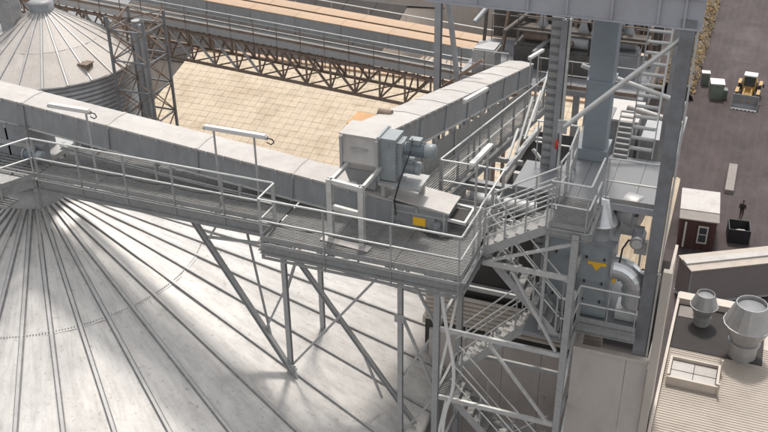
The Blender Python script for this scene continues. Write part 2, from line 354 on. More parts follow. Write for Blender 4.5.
# ------------------------------------------------------------------ walkway along the silo conveyor
wa = thing('inclined_conveyor_walkway', 'long galvanised walkway with handrails leading from the silo top', 'walkway', (-8.5, 1.2, 0))
grating(wa, -11.7, -4.76, .82, 2.72, 0, panel=1.75)
MB().bb((-11.7, 2.74, -.3), (-4.78, 2.8, .12)).build('far_skirt', SIDE, wa)
channel(wa, (-11.72, .80, -.16), (-4.78, .80, -.16), .28, .09, side=1)
channel(wa, (-11.72, 1.78, -.16), (-4.78, 1.76, -.16), .28, .09, side=-1)
MB().bb((-11.72, .775, -.42), (-4.8, .79, -.33)).build('lower_angle', GALVD, wa)
railing(wa, [(-11.62, .8, 0), (-4.78, .8, 0)], step=1.35, drop=.42)
for x in [-11+k*1.5 for k in range(5)]: MB().beam((x, .83, -.2), (x, 1.74, -.2), .05, .1).build('cross_bearer', GALV, wa)
# silo-top end where the walkway turns towards the camera
wt = thing('silo_top_platform', 'galvanised platform with handrails over the silo apex at the left edge', 'platform', (-12.6, 0, 0))
grating(wt, -14.6, -11.74, .75, 1.72, 0, panel=1.4, pitch=.15)
grating(wt, -14.6, -13.3, -.95, .28, 0, panel=1.3, pitch=.2)
Mz = None
channel(wt, (-11.72, .78, -.16), (-12.75, -.8, -.16), .28, .09, side=1)
channel(wt, (-12.75, -.8, -.16), (-14.6, -1.2, -.16), .28, .09, side=1)
railing(wt, [(-11.66, .79, 0), (-12.1, -.12, 0), (-12.75, -.8, 0), (-14.5, -1.15, 0)], step=1.2, drop=.42)
for k in range(5): MB().bb((-12.6+k*.02, -.3+k*.1, -.40-.0*k), (-11.75, -.28+k*.1, -.32)).build('under_bar', GALVD, wt)
for sx, sy in ((-.7, -.7), (-.7, .7), (.7, -.7), (.7, .7)):
    MB().beam((AX+sx, AY+sy, croof(AX+sx, AY+sy)), (AX+sx, AY+sy, -.07), .1, .1).build('leg', GALV, wt)
MB().bb((AX-1, AY-1.9, -.22), (AX+1, AY+.9, -.08)).build('leg_frame', GALV, wt)

# conveyor A rising to the silo apex
ca = thing('silo_feed_conveyor', 'long grey enclosed conveyor with pale dusty lid rising to the silo top', 'conveyor', (-8, 2.2, 0))
conveyor(ca, (-15.2, 2.18, 1.02), (-2.25, 2.18, -.09), .74, .74, 2.55)
for x in (-13.2, -11.0, -8.6, -6.2):
    zb = .02+(-x-3.3)*.0857
    b = MB()
    for s_ in (-.46, .46): b.beam((x, 2.18+s_, -.05 if s_ < 0 else -.3), (x, 2.18+s_, zb+.02), .06, .08)
    b.beam((x, 1.66, zb-.06), (x, 2.7, zb-.06), .08, .08); b.build('support_trestle', GALV, ca)
b = MB()   # cable tray and tubes clipped under the near side
b.beam((-11.5, 1.72, .42), (-5.2, 1.72, -.0), .1, .03); b.path([(-11.5, 1.70, .5), (-8, 1.69, .22), (-5, 1.70, .06)], .02, 6); b.build('cable_tray', GALV, ca)
bx_ = lambda a, b_, n_, m_: MB().bb(a, b_).build(n_, m_, ca)
bx_((-13.9, 1.68, -.75), (-12.5, 2.7, .86), 'silo_inlet_hopper', STEELD); bx_((-14.0, 1.62, .3), (-12.4, 1.67, .42), 'hopper_flange', GALV); bx_((-12.3, 1.5, .02), (-11.9, 1.74, .5), 'limit_switch_box', STEELD)
motor(ca, (-12.35, 1.35, .3), .55, .13)
for k in range(26):   # lid clamps along the near edge
    x = -14.6+k*.47; zc = 1.02+(x+15.2)*(-1.11/12.95)+.70; bx_((x-.02, 1.735, zc-.05), (x+.02, 1.758, zc+.045), 'lid_clamp', GALV)
# discharge boot at the low end
MB().bb((-2.24, 1.79, -.02), (-.88, 2.57, .5)).build('end_box', SIDE, ca)
b = MB(); Mx, L = fr((-2.3, 2.18, .74), (-.82, 2.18, .56)); b.prism([(-.44, -.05), (-.44, 0), (0, .03), (.44, 0), (.44, -.05), (.43, -.05), (.43, -.012), (-.43, -.012), (-.43, -.05)], 0, L, Mx); b.build('end_lid', COVER, ca)
MB().bb((-2.24, 1.795, .49), (-.9, 2.565, .56)).build('lid_frame', GALV, ca)
for x in (-2.2, -1.62, -.95): MB().bb((x-.025, 1.755, -.04), (x+.025, 1.788, .54)).build('stiffener', GALV, ca)
MB().bb((-2.24, 1.762, .36), (-.9, 1.787, .41)).build('stiffener', GALV, ca)
MB().bb((-1.72, 1.72, .10), (-1.16, 1.762, .36)).build('gearbox_guard', SIDE, ca)
MB().bb((-1.68, 1.70, .13), (-1.38, 1.719, .33)).build('warning_label', YEL, ca, label='yellow warning plate on the side of the conveyor boot')
b = MB(); b.tube((-1.1, 1.62, .22), (-1.1, 1.79, .22), .09, 14); b.tube((-1.1, 1.58, .22), (-1.1, 1.63, .22), .04, 10); b.build('shaft_bearing', STEELD, ca)
b = MB(); b.tube((-2.05, 1.66, .06), (-2.05, 1.79, .06), .07, 12); b.build('shaft_bearing', STEELD, ca)
b = MB()
for y in (1.82, 2.54): b.beam((-.88, y, .36), (-.45, y, .33), .05, .07)
b.beam((-.47, 1.8, .33), (-.47, 2.57, .33), .05, .08); b.build('take_up_frame', RAIL, ca)
MB().bb((-.86, 1.9, .22), (-.52, 2.46, .32)).build('take_up_block', DARKIN, ca)
b = MB()
for x in (-2.0, -1.0):
    for y in (1.84, 2.5): b.bb((x-.04, y-.04, 0), (x+.04, y+.04, -.03))
b.build('foot', GALV, ca)
MB().path([(-1.5, 1.74, .12), (-1.45, 1.66, .03), (-1.2, 1.5, .03), (-.9, 1.5, .04), (-.7, 1.62, .03)], .014, 6).build('cable', BLACK, ca)
b = MB(); b.path([(-1.35, 1.74, .12), (-1.3, 1.62, .03), (-1.0, 1.56, .03)], .014, 6); b.build('cable', BLACK, ca)

# ------------------------------------------------------------------ junction platform
jp = thing('junction_platform', 'grated steel platform corner with handrails in the middle of the picture', 'platform', (-2.4, 1.6, -.5))
grating(jp, -4.72, -.03, .03, 3.22, 0, panel=1.56, pitch=.062)
channel(jp, (-4.76, 0, -.15), (.0, 0, -.15), .24, .09, side=1)
channel(jp, (.02, .0, -.15), (.02, 3.25, -.15), .24, .09, side=1)
channel(jp, (-4.76, .8, -.15), (-4.76, .0, -.15), .24, .09, side=1)
channel(jp, (.0, 3.27, -.15), (-4.76, 3.27, -.15), .24, .09, side=1)
for z in (-.33, -.43):
    MB().bb((-4.76, -.02, z-.035), (.0, 0, z+.035)).build('lower_angle', GALVD, jp)
    MB().bb((0.02, -.0, z-.035), (.04, 3.2, z+.035)).build('lower_angle', GALVD, jp)
for x in (-4.6, -3.2, -1.8, -.3): MB().beam((x, .02, -.3), (x, 3.24, -.3), .1, .14).build('cross_bearer', GALV, jp)
railing(jp, [(-4.75, .78, 0), (-4.75, 0, 0), (0, 0, 0), (0.02, 1.35, 0)], step=1.6, drop=.48, toe=.14)
railing(jp, [(0.02, 2.3, 0), (.03, 3.25, 0), (-1.52, 3.25, 0)], step=1.5, drop=.4)
MB().tube((0, 1.3, 1.1), (.03, 3.25, 1.1), .024).build('top_rail', RAIL, jp)
MB().tube((0, 1.3, .62), (.03, 2.3, .62), .02).build('mid_rail', RAIL, jp)
MB().bb((-4.0, .03, .005), (-2.1, .1, .02)).build('kick_strip', RAIL, jp)
# supports on the silo roof
def col_part(t, x, y, zt, name='column', w_=.12, zb=None):
    zb = croof(x, y)-.02 if zb is None else zb; b = MB(); b.ibeam((x, y, zb), (x, y, zt), w_, w_, .016, (0, 1, 0)); b.bb((x-.12, y-.12, zb), (x+.12, y+.12, zb+.05)); b.build(name, GALV, t)
col_part(jp, -4.97, 1.4, -.36); col_part(jp, -4.95, 3.4, -.36); col_part(jp, -1.95, 1.6, -.36)
MB().beam((-5.1, 1.4, -.36), (-5.1+.4, 1.4, -.36), .12, .12).build('head_plate', GALV, jp)
MB().ibeam((-7.45, 1.2, -.42), (-4.75, 1.3, -5.05), .13, .12).build('raking_strut', GALV, jp)
MB().ibeam((-4.9, 1.5, -1.0), (-1.72, 2.1, -6.3), .11, .11).build('raking_strut', GALV, jp)
for a, b_ in (((-4.9, 1.38, -4.6), (-2.0, 1.56, -.7)), ((-7.05, 1.22, -1.05), (-4.8, 1.3, -.9)), ((-7.0, 1.2, -1.15), (-6.55, 1.2, -.4)), ((-5.35, 1.28, -4.1), (-6.2, 1.75, -.4)), ((-5.6, 1.28, -3.6), (-4.98, 1.38, -2.2)),
              ((-4.9, 3.35, -2.6), (-2.2, 1.7, -.7)), ((-4.95, 1.5, -2.3), (-4.95, 3.3, -.7)), ((-3.1, 1.82, -3.9), (-2.6, 2.0, -5.6)), ((-1.9, 1.62, -4.3), (-.98, 1.45, -2.5)), ((-1.9, 1.62, -2.5), (-.98, 1.45, -4.4)), ((-1.9, 1.62, -6.2), (-.98, 1.45, -4.6)), ((-1.9, 1.62, -.9), (-.98, 1.45, -2.4))):
    MB().angle(a, b_, .055, .012).build('brace', GALV, jp)

for x, y, z in ((-4.97, 1.32, -.52), (-1.95, 1.52, -.52), (-4.97, 1.32, -1.05), (-7.4, 1.12, -.5), (-1.95, 1.52, -2.5), (-4.9, 1.28, -4.7)):
    MB().bb((x-.13, y-.006, z-.12), (x+.13, y+.006, z+.12)).build('gusset_plate', GALV, jp)
# sagging control cable tied to the walkway rail
pts = []
for k in range(43):
    x = -11.5+k*.16; u = (k % 8)/8; pts.append((x, .84, .55-.05-.07*math.sin(math.pi*u)))
MB().path(pts, .013, 5).build('rail_cable', BLACK, wa)
pts = [(-4.6+k*.15, .05, .5-.06*math.sin(math.pi*((k % 9)/9))) for k in range(21)]
MB().path(pts, .012, 5).build('rail_cable', BLACK, jp)
# portal frame for the conveyor head
pf = thing('portal_frame', 'pale steel portal frame standing on the platform before the conveyor', 'frame', (-2.88, .6, 0))
for x, y in ((-3.28, .66), (-2.48, .56)): MB().ibeam((x, y, .035), (x, y, 1.56), .12, .14, .018, (0, 1, 0)).build('leg', RAIL, pf)
for z in (1.5, .86): MB().beam((-3.22, .655, z), (-2.54, .565, z), .09, .1).build('cross_bar', RAIL, pf)
b = MB(); M, L = fr((-3.5, .58, .02), (-2.28, .46, .02)); b.box((L/2, .03, 0), (L, .24, .025), M); b.build('base_plate', COVER, pf)
for s_ in (-3.28, -2.5): MB().beam((s_, .62, 1.45), (s_+.02, 1.78, 1.45), .07, .09).build('tie_bar', RAIL, pf)

# ------------------------------------------------------------------ conveyor B and its walkway (falls away from the camera)
BX, BS = -2.97, -.253
cb = thing('inclined_feed_conveyor', 'grey enclosed conveyor with pale lid and blue drive, sloping down to the tower', 'conveyor', (BX, 8, -1))
zB = lambda y: 1.04+BS*(y-3.33)
y0, y1 = 2.35, 17.2
conveyor(cb, (BX, y0, zB(y0)), (BX, y1, zB(y1)), .86, .78, 2.1)
# head box with sloping front
b = MB(); Mh = Matrix.Translation((BX, 0, 0)) @ Matrix.Rotation(R(-90), 4, 'Z')
hw = .43
b.add([(BX+sx*hw, y, z) for sx in (-1, 1) for y, z in ((1.62, 1.52), (1.72, 2.16), (2.33, 2.16), (2.33, 1.3), (1.75, 1.3))], [(0, 1, 2, 3, 4), (5, 9, 8, 7, 6), (0, 5, 6, 1), (1, 6, 7, 2), (2, 7, 8, 3), (3, 8, 9, 4), (4, 9, 5, 0)])
b.build('head_box', COVER, cb)
b = MB(); b.bb((BX-.49, 1.66, 2.17), (BX+.49, 2.42, 2.2)); b.build('head_lid', COVER, cb)
b = MB()
for s_ in (-1, 1): b.bb((BX+s_*.44-.03*s_, 1.6, 1.3), (BX+s_*.47, 1.66, 2.15))
b.bb((BX-.2, 1.6, 1.86), (BX+.2, 1.645, 1.89)); b.build('head_flange', GALV, cb)
b = MB(); b.add([(BX+sx*q, y, z) for z, q, ya, yb in ((1.3, .42, 1.72, 2.4), (.78, .3, 1.84, 2.5)) for sx in (-1, 1) for y in (ya, yb)], [(0, 1, 3, 2), (4, 6, 7, 5), (0, 4, 5, 1), (2, 3, 7, 6), (0, 2, 6, 4), (1, 5, 7, 3)]); b.build('discharge_chute', SIDE, cb)
b = MB(); b.lathe([(0, 0), (.14, .01), (.16, .06), (.12, .1), (0, .13)], Matrix.Translation((-3.05, 1.35, 1.03)), 12); b.build('bearing_cover', WHITE, cb)
# gear unit and motor
b = MB(); b.bb((-2.5, 1.72, 1.16), (-2.12, 2.28, 2.2)); b.bb((-2.14, 1.8, 1.3), (-2.0, 2.2, 2.1)); b.bb((-2.54, 1.66, 1.12), (-2.49, 2.34, 2.24)); b.build('gear_housing', BLUEP, cb)
b = MB()
for z in (1.3, 1.55, 1.8, 2.05): b.tube((-2.13, 1.74, z), (-2.105, 1.74, z), .03, 8)
b.bb((-2.36, 1.71, 2.0), (-2.26, 1.725, 2.12)); b.build('bolt', STEELD, cb)
motor(cb, (-1.98, 2.0, 1.92), .72, .17)
motor(cb, (-1.98, 2.05, 1.42), .36, .15, BLUEP)
b = MB(); b.bb((-2.5, 1.6, 1.06), (-1.5, 2.35, 1.13)); b.bb((-2.45, 1.66, .76), (-2.36, 1.76, 1.07)); b.bb((-1.72, 2.2, .0), (-1.6, 2.32, 1.07)); b.build('drive_bracket', GALV, cb)
b = MB(); b.path([(-1.8, 1.95, 2.2), (-1.75, 1.7, 2.0), (-1.95, 1.55, 1.3), (-2.1, 1.6, .75), (-2.1, 1.7, .3)], .018, 6); b.build('cable', BLACK, cb)
b = MB(); b.path([(-2.6, 1.55, 1.3), (-2.75, 1.3, 1.05), (-2.55, .75, 1.5)], .014, 6); b.build('cable', BLACK, cb)
for y in (4.6, 7.4, 10.2, 13):
    b = MB(); zz = zB(y); zd = -.2*(y-3.25)
    for s_ in (-.5, .5): b.beam((BX+s_, y, min(zd, zz)-1.0), (BX+s_, y, zz+.02), .07, .08)
    b.beam((BX-.55, y, zz-.07), (BX+.55, y, zz-.07), .1, .1); b.build('support_trestle', GALV, cb)
for k in range(26):
    y = 2.7+k*.5; zz = zB(y)+.74; MB().bb((BX+.478, y-.02, zz-.05), (BX+.5, y+.02, zz+.04)).build('lid_clamp', GALV, cb)
for k in range(13):
    y = 4+k*.8; zz = zB(y); MB().bb((BX+.44, y-.04, zz-.16), (BX+.52, y+.04, zz+.01)).build('roller_bracket', GALV, cb)
ob = thing('ochre_drive_box', 'rusty ochre box standing behind the conveyor head over the cream roof', 'drive box', (-4.0, 4.2, 1))
MB().bb((-4.02, 3.5, .95), (-3.52, 4.15, 1.55)).build('box', RUSTB, ob); MB().bb((-4.06, 3.46, 1.55), (-3.48, 4.19, 1.58)).build('lid', RUSTB, ob)
b = MB(); b.tube((-3.5, 4.2, 1.62), (-3.15, 4.2, 1.62), .13, 14); b.bb((-3.55, 4.05, 1.4), (-3.3, 4.35, 1.6)); b.build('motor', RUST, ob)
b = MB(); b.beam((-3.8, 3.8, -.2), (-3.8, 3.8, .96), .1, .1); b.beam((-3.8, 3.8, .8), (-3.3, 3.8, .8), .08, .08); b.build('bracket', GALV, ob)

wb = thing('sloping_conveyor_walkway', 'sloping grated walkway with handrails running beside the feed conveyor to the tower', 'walkway', (-2, 9, -1))
WS = -.2; zW = lambda y: WS*(y-3.28)
a, b_ = V((-1.98, 3.3, 0)), V((-1.98, 16.6, zW(16.6))); Mw, Lw = fr(a, b_)
grating(wb, .02, Lw, -.43, .43, 0, Mw, panel=1.9, pitch=.066)
channel(wb, (-1.54, 3.3, -.15), (-1.54, 16.6, zW(16.6)-.15), .24, .08, side=1)
channel(wb, (-2.43, 3.3, -.15), (-2.43, 16.6, zW(16.6)-.15), .24, .08, side=-1)
railing(wb, [(-1.55, 3.27, 0), (-1.55, 16.5, zW(16.5))], step=1.5, drop=.2)
b = MB(); ya, yb3 = 3.4, 16.4
b.add([(x, y, z) for x in (-2.49, -2.47) for y, z in ((ya, zW(ya)-.35), (ya, zB(ya)-.12), (yb3, zB(yb3)-.12), (yb3, zW(yb3)-.35))], [(0, 1, 2, 3), (4, 7, 6, 5), (0, 4, 5, 1), (1, 5, 6, 2), (2, 6, 7, 3), (3, 7, 4, 0)]); b.build('side_skirt', GALVD, wb)
for y in (5.5, 8.5, 11.5): MB().beam((-2.46, y, zW(y)-.3), (-.7, y, zW(y)-.3), .1, .14).build('cross_bearer', GALV, wb)
# outrigger braces on the tower side
for (a, b_) in (((-.72, 6.66, -.35), (-.72, 7.7, .1)), ((-.72, 7.6, -.6), (-.72, 9.3, .42)), ((-.72, 8.6, -.62), (-.72, 10.4, .18)), ((-.72, 9.6, -.5), (-.72, 11.6, .62))):
    MB().beam(a, b_, .06, .06).build('outrigger_brace', GALV, wb)
MB().beam((-.7, 6.2, -.55), (-.7, 10.6, -1.1), .12, .16).build('outrigger_beam', GALV, wb)
MB().beam((-.2, 7.4, -.3), (.6, 7.4, -1.2), .08, .08).build('outrigger_brace', RAIL, wb)

# ------------------------------------------------------------------ tube lamps on posts
def lamp(label, a, b_, feet, r=.05):
    a, b_ = V(a), V(b_); t = thing('tube_lamp', label, 'lamp', feet[0], 'tube lamps on posts')
    d = (b_-a).normalized(); MB().beam(a, b_, .11, .05).build('lamp_tray', WHITE, t)
    MB().tube(a+V((0, 0, -.055)), b_+V((0, 0, -.055)), .045, 10).build('diffuser', WHITE, t)
    for q, s_ in ((a, -1), (b_, 1)): MB().tube(q+d*s_*.0+V((0, 0, -.05)), q+d*s_*.05+V((0, 0, -.05)), .05, 10).build('end_cap', COVER, t)
    L = (b_-a).length
    tops = []
    for k, f_ in enumerate(feet):
        f_ = V(f_); u = max(.06, min(.94, (f_-a).dot(V((d.x, d.y, 0)))/max(L, .01)/max(1e-3, V((d.x, d.y, 0)).length_squared))); q = lerp(a, b_, u) + V((0, 0, -.08)); q = V((f_.x, f_.y, q.z))
        MB().tube(f_, q, .026, 8).build('post', GALV, t); tops.append(q)
    if len(tops) > 1: MB().tube(tops[0], tops[1], .022, 8).build('cross_bar', GALV, t)
    e = b_+d*.05; MB().path([e+V((0, 0, -.05)), e+d*.12+V((0, 0, -.06)), e+d*.16+V((0, 0, -.14)), e+d*.08+V((0, 0, -.2)), e-d*.03+V((0, 0, -.16))], .014, 6).build('cable', BLACK, t)
lamp('white tube lamp on two posts over the middle of the silo walkway', (-6.68, 1.2, 2.06), (-5.1, 1.2, 2.06), [(-6.46, 1.2, 0), (-5.4, 1.2, 0)])
lamp('white tube lamp over the silo walkway at the far left', (-10.95, 1.0, 2.06), (-9.8, 1.0, 2.06), [(-9.85, .95, 0)])
lamp('white tube lamp over the sloping walkway, beside the feed conveyor lid', (-1.62, 5.4, 1.76), (-1.62, 7.5, 1.28), [(-1.64, 6.0, zW(6)), (-1.64, 7.1, zW(7.1))])
lamp('white tube lamp over the handrail on the right edge of the junction platform', (-.03, .62, 2.5), (-.03, 2.1, 2.28), [(-.06, 1.15, 0), (-.06, 2.0, 0)])
lamp('white tube lamp at the tower end of the sloping walkway', (-1.62, 12.6, .34), (-1.62, 14.6, -.08), [(-1.64, 12.9, zW(12.9)), (-1.64, 14.1, zW(14.1))])

# ------------------------------------------------------------------ stair from platform up to the tower landing, and stair tower
st = thing('stair_tower', 'galvanised stair tower with zigzag flights and braced columns right of the junction platform', 'stair tower', (.6, 2.2, GZ))
CX0, CX1, CY0, CY1 = -.95, 2.12, 1.42, 3.35
for x, y, zt in ((CX0, CY0, -.4), (CX1, CY0, .85), (CX0, CY1, -.4), (CX1, CY1, .8)):
    MB().ibeam((x, y, GZ), (x, y, zt), .15, .15, .016, (0, 1, 0)).build('column', GALV, st)
MB().beam((1.5, 1.5, -1.9), (1.5, 1.5, .84), .07, .07).build('column', GALV, st)
for z in (-.33, -2.45, -4.55, -6.7):
    MB().beam((CX0+.08 if z < -1 else .1, CY0, z), (CX1-.08, CY0, z), .07, .12).build('beam', RAIL, st)
    MB().beam((CX0+.08, CY1, z), (CX1-.08, CY1, z), .07, .12).build('beam', GALV, st)
    MB().beam((CX1, CY0+.08, z), (CX1, CY1-.08, z), .07, .12).build('beam', GALV, st)
    MB().beam((CX0, CY0+.08, z), (CX0, CY1-.08, z), .07, .12).build('beam', GALV, st)
for a, b_ in (((.1, 1.42, -.3), (CX1, 1.42, .6)), ((.8, 1.4, -.4), (1.95, 1.4, -2.35)), ((.35, 1.40, -2.55), (1.9, 1.4, -4.5)), ((CX1, 1.5, -2.35), (CX1, 3.3, -.5)), ((CX1, 1.5, -4.5), (CX1, 3.3, -2.6)), ((CX1, 3.3, -4.4), (CX1, 1.5, -6.6)), ((CX0, 1.5, -4.5), (CX0, 3.3, -2.6)), ((CX0, 1.5, -2.4), (CX0, 3.3, -.5)), ((CX0, 1.5, -6.6), (CX0, 3.3, -4.6))):
    MB().angle(a, b_, .06, .012).build('brace', RAIL, st)
# upper flight to landing
stair(st, (.06, 1.45, .0), (1.5, 1.45, .9), (0, .85, 0), 6, rails=(0, 1), mids=(.28, .52, .76), post=4, sh=.2)
grating(st, 1.5, 2.36, 1.42, 2.88, .9, panel=1)
channel(st, (1.48, 1.4, .8), (2.38, 1.4, .8), .18, .06); channel(st, (2.38, 1.4, .8), (2.38, 2.88, .8), .18, .06)
railing(st, [(1.5, 1.42, .9), (2.34, 1.42, .9), (2.36, 2.85, .9)], step=.9, drop=.1, pw=.045)
railing(st, [(1.5, 2.32, .9), (1.56, 2.85, .9)], step=.9, drop=.1, pw=.045)
# flights down
stair(st, (1.9, 1.55, -1.98), (.1, 1.55, -.06), (0, .68, 0), 10, post=4)
stair(st, (-.78, 2.5, -4.5), (1.5, 2.5, -2.0), (0, .7, 0), 12, post=4)
stair(st, (1.7, 1.55, -6.9), (-.6, 1.55, -4.5), (0, .68, 0), 12, post=4)
stair(st, (-.78, 2.5, -9.2), (1.6, 2.5, -6.9), (0, .7, 0), 12, post=4)
grating(st, 1.5, 2.1, 1.5, 3.3, -2.0, panel=1); grating(st, -.9, -.55, 1.5, 3.3, -4.5, panel=1)
railing(st, [(1.95, 1.46, -2.0), (2.08, 1.46, -2.0)], step=.5, pw=.04)
# hose hanging beside the stair tower
b = MB(); pts = [(-.75, 1.28, -.5), (-.78, 1.2, -1.2), (-.62, 1.15, -2.2), (-.42, 1.12, -3.2), (-.42, 1.12, -4.0), (-.62, 1.15, -5.0), (-.72, 1.2, -7)]
pp = []
for k in range(len(pts)-1):
    for q in range(5):
        P = [V(pts[max(0, min(len(pts)-1, k+j))]) for j in (-1, 0, 1, 2)]; u = q/5
        pp.append(.5*((2*P[1])+(P[2]-P[0])*u+(2*P[0]-5*P[1]+4*P[2]-P[3])*u*u+(3*P[1]-P[0]-3*P[2]+P[3])*u**3))
b.path(pp, .045, 8); ho = b.build('suction_hose', WHITE); tag(ho, 'pale curved hose hanging in front of the stair tower columns', 'hose')

# ------------------------------------------------------------------ elevator tower
tw = thing('elevator_tower', 'dark grey steel elevator tower with plated deck and tall column on the right', 'tower', (2.7, 5, GZ))
def bx(a, b_, name, m_, t): return MB().bb(a, b_).build(name, m_, t)
MB().ibeam((3.69, 2.6, GZ), (3.69, 2.6, 5.4), .28, .3, .03, (0, 1, 0)).build('column', COLM, tw)
for x, y in ((3.2, 8.4), (1.1, 8.4)): MB().ibeam((x, y, GZ), (x, y, 5.2), .3, .3, .03, (0, 1, 0)).build('column', STEELD, tw)
MB().ibeam((1.0, 4.1, -3), (1.0, 4.1, 4.6), .14, .14, .02, (0, 1, 0)).build('column', STEELD, tw)
MB().ibeam((1.12, 4.1, -3), (1.12, 4.1, 4.6), .05, .08, .01, (0, 1, 0)).build('conduit', RAIL, tw)
bx((3.86, 2.5, -12), (3.90, 2.55, 5.2), 'conduit', RAIL, tw)
# plated deck
for k in range(4):
    x0 = 1.2+k*.62; bx((x0+.004, 2.92, .84), (x0+.616, 5.35, .895), 'deck_plate', DECKP, tw)
    bx((x0+.004, 5.36, .84), (x0+.616, 8.3, .895), 'deck_plate', DECKP, tw) if k == 0 else None
bx((1.2, 2.86, .76), (3.6, 2.91, .9), 'edge_beam', FASC, tw); bx((3.6, 2.9, .6), (3.68, 8.3, .9), 'edge_beam', STEELD, tw)
for x in (1.4, 2.45): bx((x-.04, 2.95, .7), (x+.04, 5.3, .82), 'deck_joist', STEELD, tw)
railing(tw, [(2.42, 2.9, .9), (3.6, 2.92, .9)], step=1.2, drop=.2, pw=.045)
railing(tw, [(.5, 4.3, .9), (1.5, 4.3, .9)], step=.8, pw=.045, toe=0)
railing(tw, [(1.5, 4.3, .9), (1.55, 3.0, .9)], step=.8, pw=.045, toe=0)
bx((.3, 3.0, .8), (1.2, 4.4, .88), 'deck_plate', DECKP, tw)
# upper edge beam and floor
b = MB(); b.bb((-1.7, 2.5, 5.2), (3.95, 2.56, 5.86)); b.bb((-1.7, 2.44, 5.2), (3.95, 2.5, 5.24)); b.bb((-1.7, 2.42, 5.82), (3.95, 2.5, 5.88)); b.build('upper_edge_beam', FASC, tw)
for x in (-.6, .5, 1.3, 2.2, 3.1, 3.6): bx((x-.02, 2.44, 5.25), (x+.02, 2.5, 5.81), 'stiffener', FASC, tw)
bx((1.1, 2.57, 5.74), (3.95, 5, 5.8), 'upper_floor', FASC, tw)
bx((1.0, 2.57, 5.2), (1.2, 8.5, 5.5), 'upper_beam', STEELD, tw); bx((3.3, 2.57, 5.2), (3.55, 8.5, 5.5), 'upper_beam', STEELD, tw)
MB().tube((1.45, 2.62, 2.72), (3.6, 2.62, 4.98), .055, 12).build('diagonal_brace', RAIL, tw)
bx((1.3, 2.6, 2.55), (1.5, 2.66, 2.85), 'gusset', GALV, tw)
MB().tube((1.2, 5.6, 3.0), (3.7, 6.0, 2.2), .06, 8).build('pipe', RAIL, tw)
# louvred cable ladder
for k in range(30): MB().bb((.70, 4.12, -1.4+k*.2), (.92, 4.16, -1.28+k*.2)).build('louvre_rung', GALVD, tw)
bx((.68, 4.16, -2), (.96, 4.2, 4.6), 'louvre_back', COLM, tw)
bx((2.9, 2.56, 1.6), (2.96, 2.6, 1.9), 'tag_plate', RED, tw) if False else None
el = thing('bucket_elevator', 'tall blue grey square bucket elevator leg standing on the tower deck', 'elevator', (1.8, 5.2, .9))
for k in range(3): bx((1.5, 4.95, 1.15+k*1.75), (2.05, 5.55, 2.89+k*1.75), 'casing', LEGP, el)
for k in range(3): bx((1.46, 4.91, 2.86+k*1.75), (2.09, 5.59, 2.93+k*1.75), 'casing_flange', LEGP, el)
bx((1.42, 4.85, .9), (2.13, 5.62, 1.18), 'base', LEGP, el)
rl = bx((1.35, 3.95, 1.35), (1.45, 4.02, 1.7), 'fire_extinguisher', RED, None); bpy.data.objects.remove(rl)
fe = MB(); fe.lathe([(0, 0), (.07, .01), (.07, .36), (.045, .43), (.02, .45), (.02, .5), (0, .5)], Matrix.Translation((1.06, 3.98, 1.5)) @ Matrix.Scale(.5, 4), 12); fx = fe.build('fire_extinguisher', RED); tag(fx, 'small red fire extinguisher hanging on the dark tower post', 'extinguisher')
# ship ladder
sl_ = thing('ship_ladder', 'steep pale ladder stair rising from the tower deck to the upper floor', 'ladder', (2.85, 5.5, .9))
stair(sl_, (2.55, 5.5, .95), (2.55, 6.65, 4.1), (.58, 0, 0), 13, sm=GALV, tm=GALV, rails=(), depth=.14, sh=.12)
MB().tube((3.13, 5.5, 1.9), (3.13, 6.6, 5.0), .02).build('hand_rail', RAIL, sl_)
s2 = thing('deck_stair', 'narrow grey stair going down behind the elevator leg base', 'stair', (2.3, 5.8, .4))
stair(s2, (2.22, 5.2, .92), (2.18, 6.3, 1.75), (.36, 0, 0), 9, sm=GALVD, tm=GALVD, rails=(), depth=.08, sh=.08)
# things under the open deck, seen through the frame
mb = thing('tower_machine', 'grey machine casing standing behind the deck under the tower', 'machine', (2.5, 9.5, -1))
bx((1.4, 9.2, -2), (2.3, 10.6, .1), 'casing', STEELD, mb); bx((2.45, 9.4, -2), (3.4, 10.8, -.4), 'casing', SIDE, mb); bx((1.35, 9.15, .1), (2.35, 10.65, .16), 'lid', COVER, mb)
b = MB(); b.tube((2.0, 9.1, .6), (3.6, 9.1, .3), .09, 10); b.build('pipe', COVER, mb)

# ------------------------------------------------------------------ dust filter on its platform
fp = thing('filter_platform', 'grey steel platform with low handrail carrying the filter unit', 'platform', (2.9, 2.9, -2))
bx((2.2, 2.22, -2.05), (3.56, 4.6, -1.98), 'deck_plate', DECKP, fp)
channel(fp, (2.2, 2.2, -2.1), (3.58, 2.2, -2.1), .24, .07)
railing(fp, [(2.22, 2.22, -1.98), (3.56, 2.22, -1.98)], step=.85, h=1.0, mid=.52, toe=.14, pw=.04)
railing(fp, [(2.2, 1.6, -1.98), (2.22, 2.22, -1.98)], step=.7, h=1.0, mid=.52, toe=.14, pw=.04)
bx((1.1, 1.5, -2.12), (2.19, 3.35, -2.04), 'landing_plate', DECKP, fp)
fu = thing('dust_filter_unit', 'blue grey filter cabinet with yellow sign, cone inlet and shiny elbow duct', 'filter', (2.2, 3, -1.97))
bx((1.32, 2.5, -1.95), (2.06, 3.5, .02), 'cabinet', BLUEP, fu); bx((2.07, 2.5, -1.95), (2.82, 3.5, .02), 'cabinet', BLUEP, fu)
bx((1.28, 2.46, .02), (2.86, 3.54, .07), 'cabinet_roof', STEELD, fu)
for x in (1.36, 2.0, 2.12, 2.78): bx((x-.012, 2.47, -1.6), (x+.012, 2.499, -.1), 'door_edge', STEELD, fu)
for x in (1.55, 2.25, 2.65):
    for z in (-.35, -1.0, -1.5): bx((x-.02, 2.46, z-.03), (x+.02, 2.499, z+.03), 'latch', BLACK, fu)
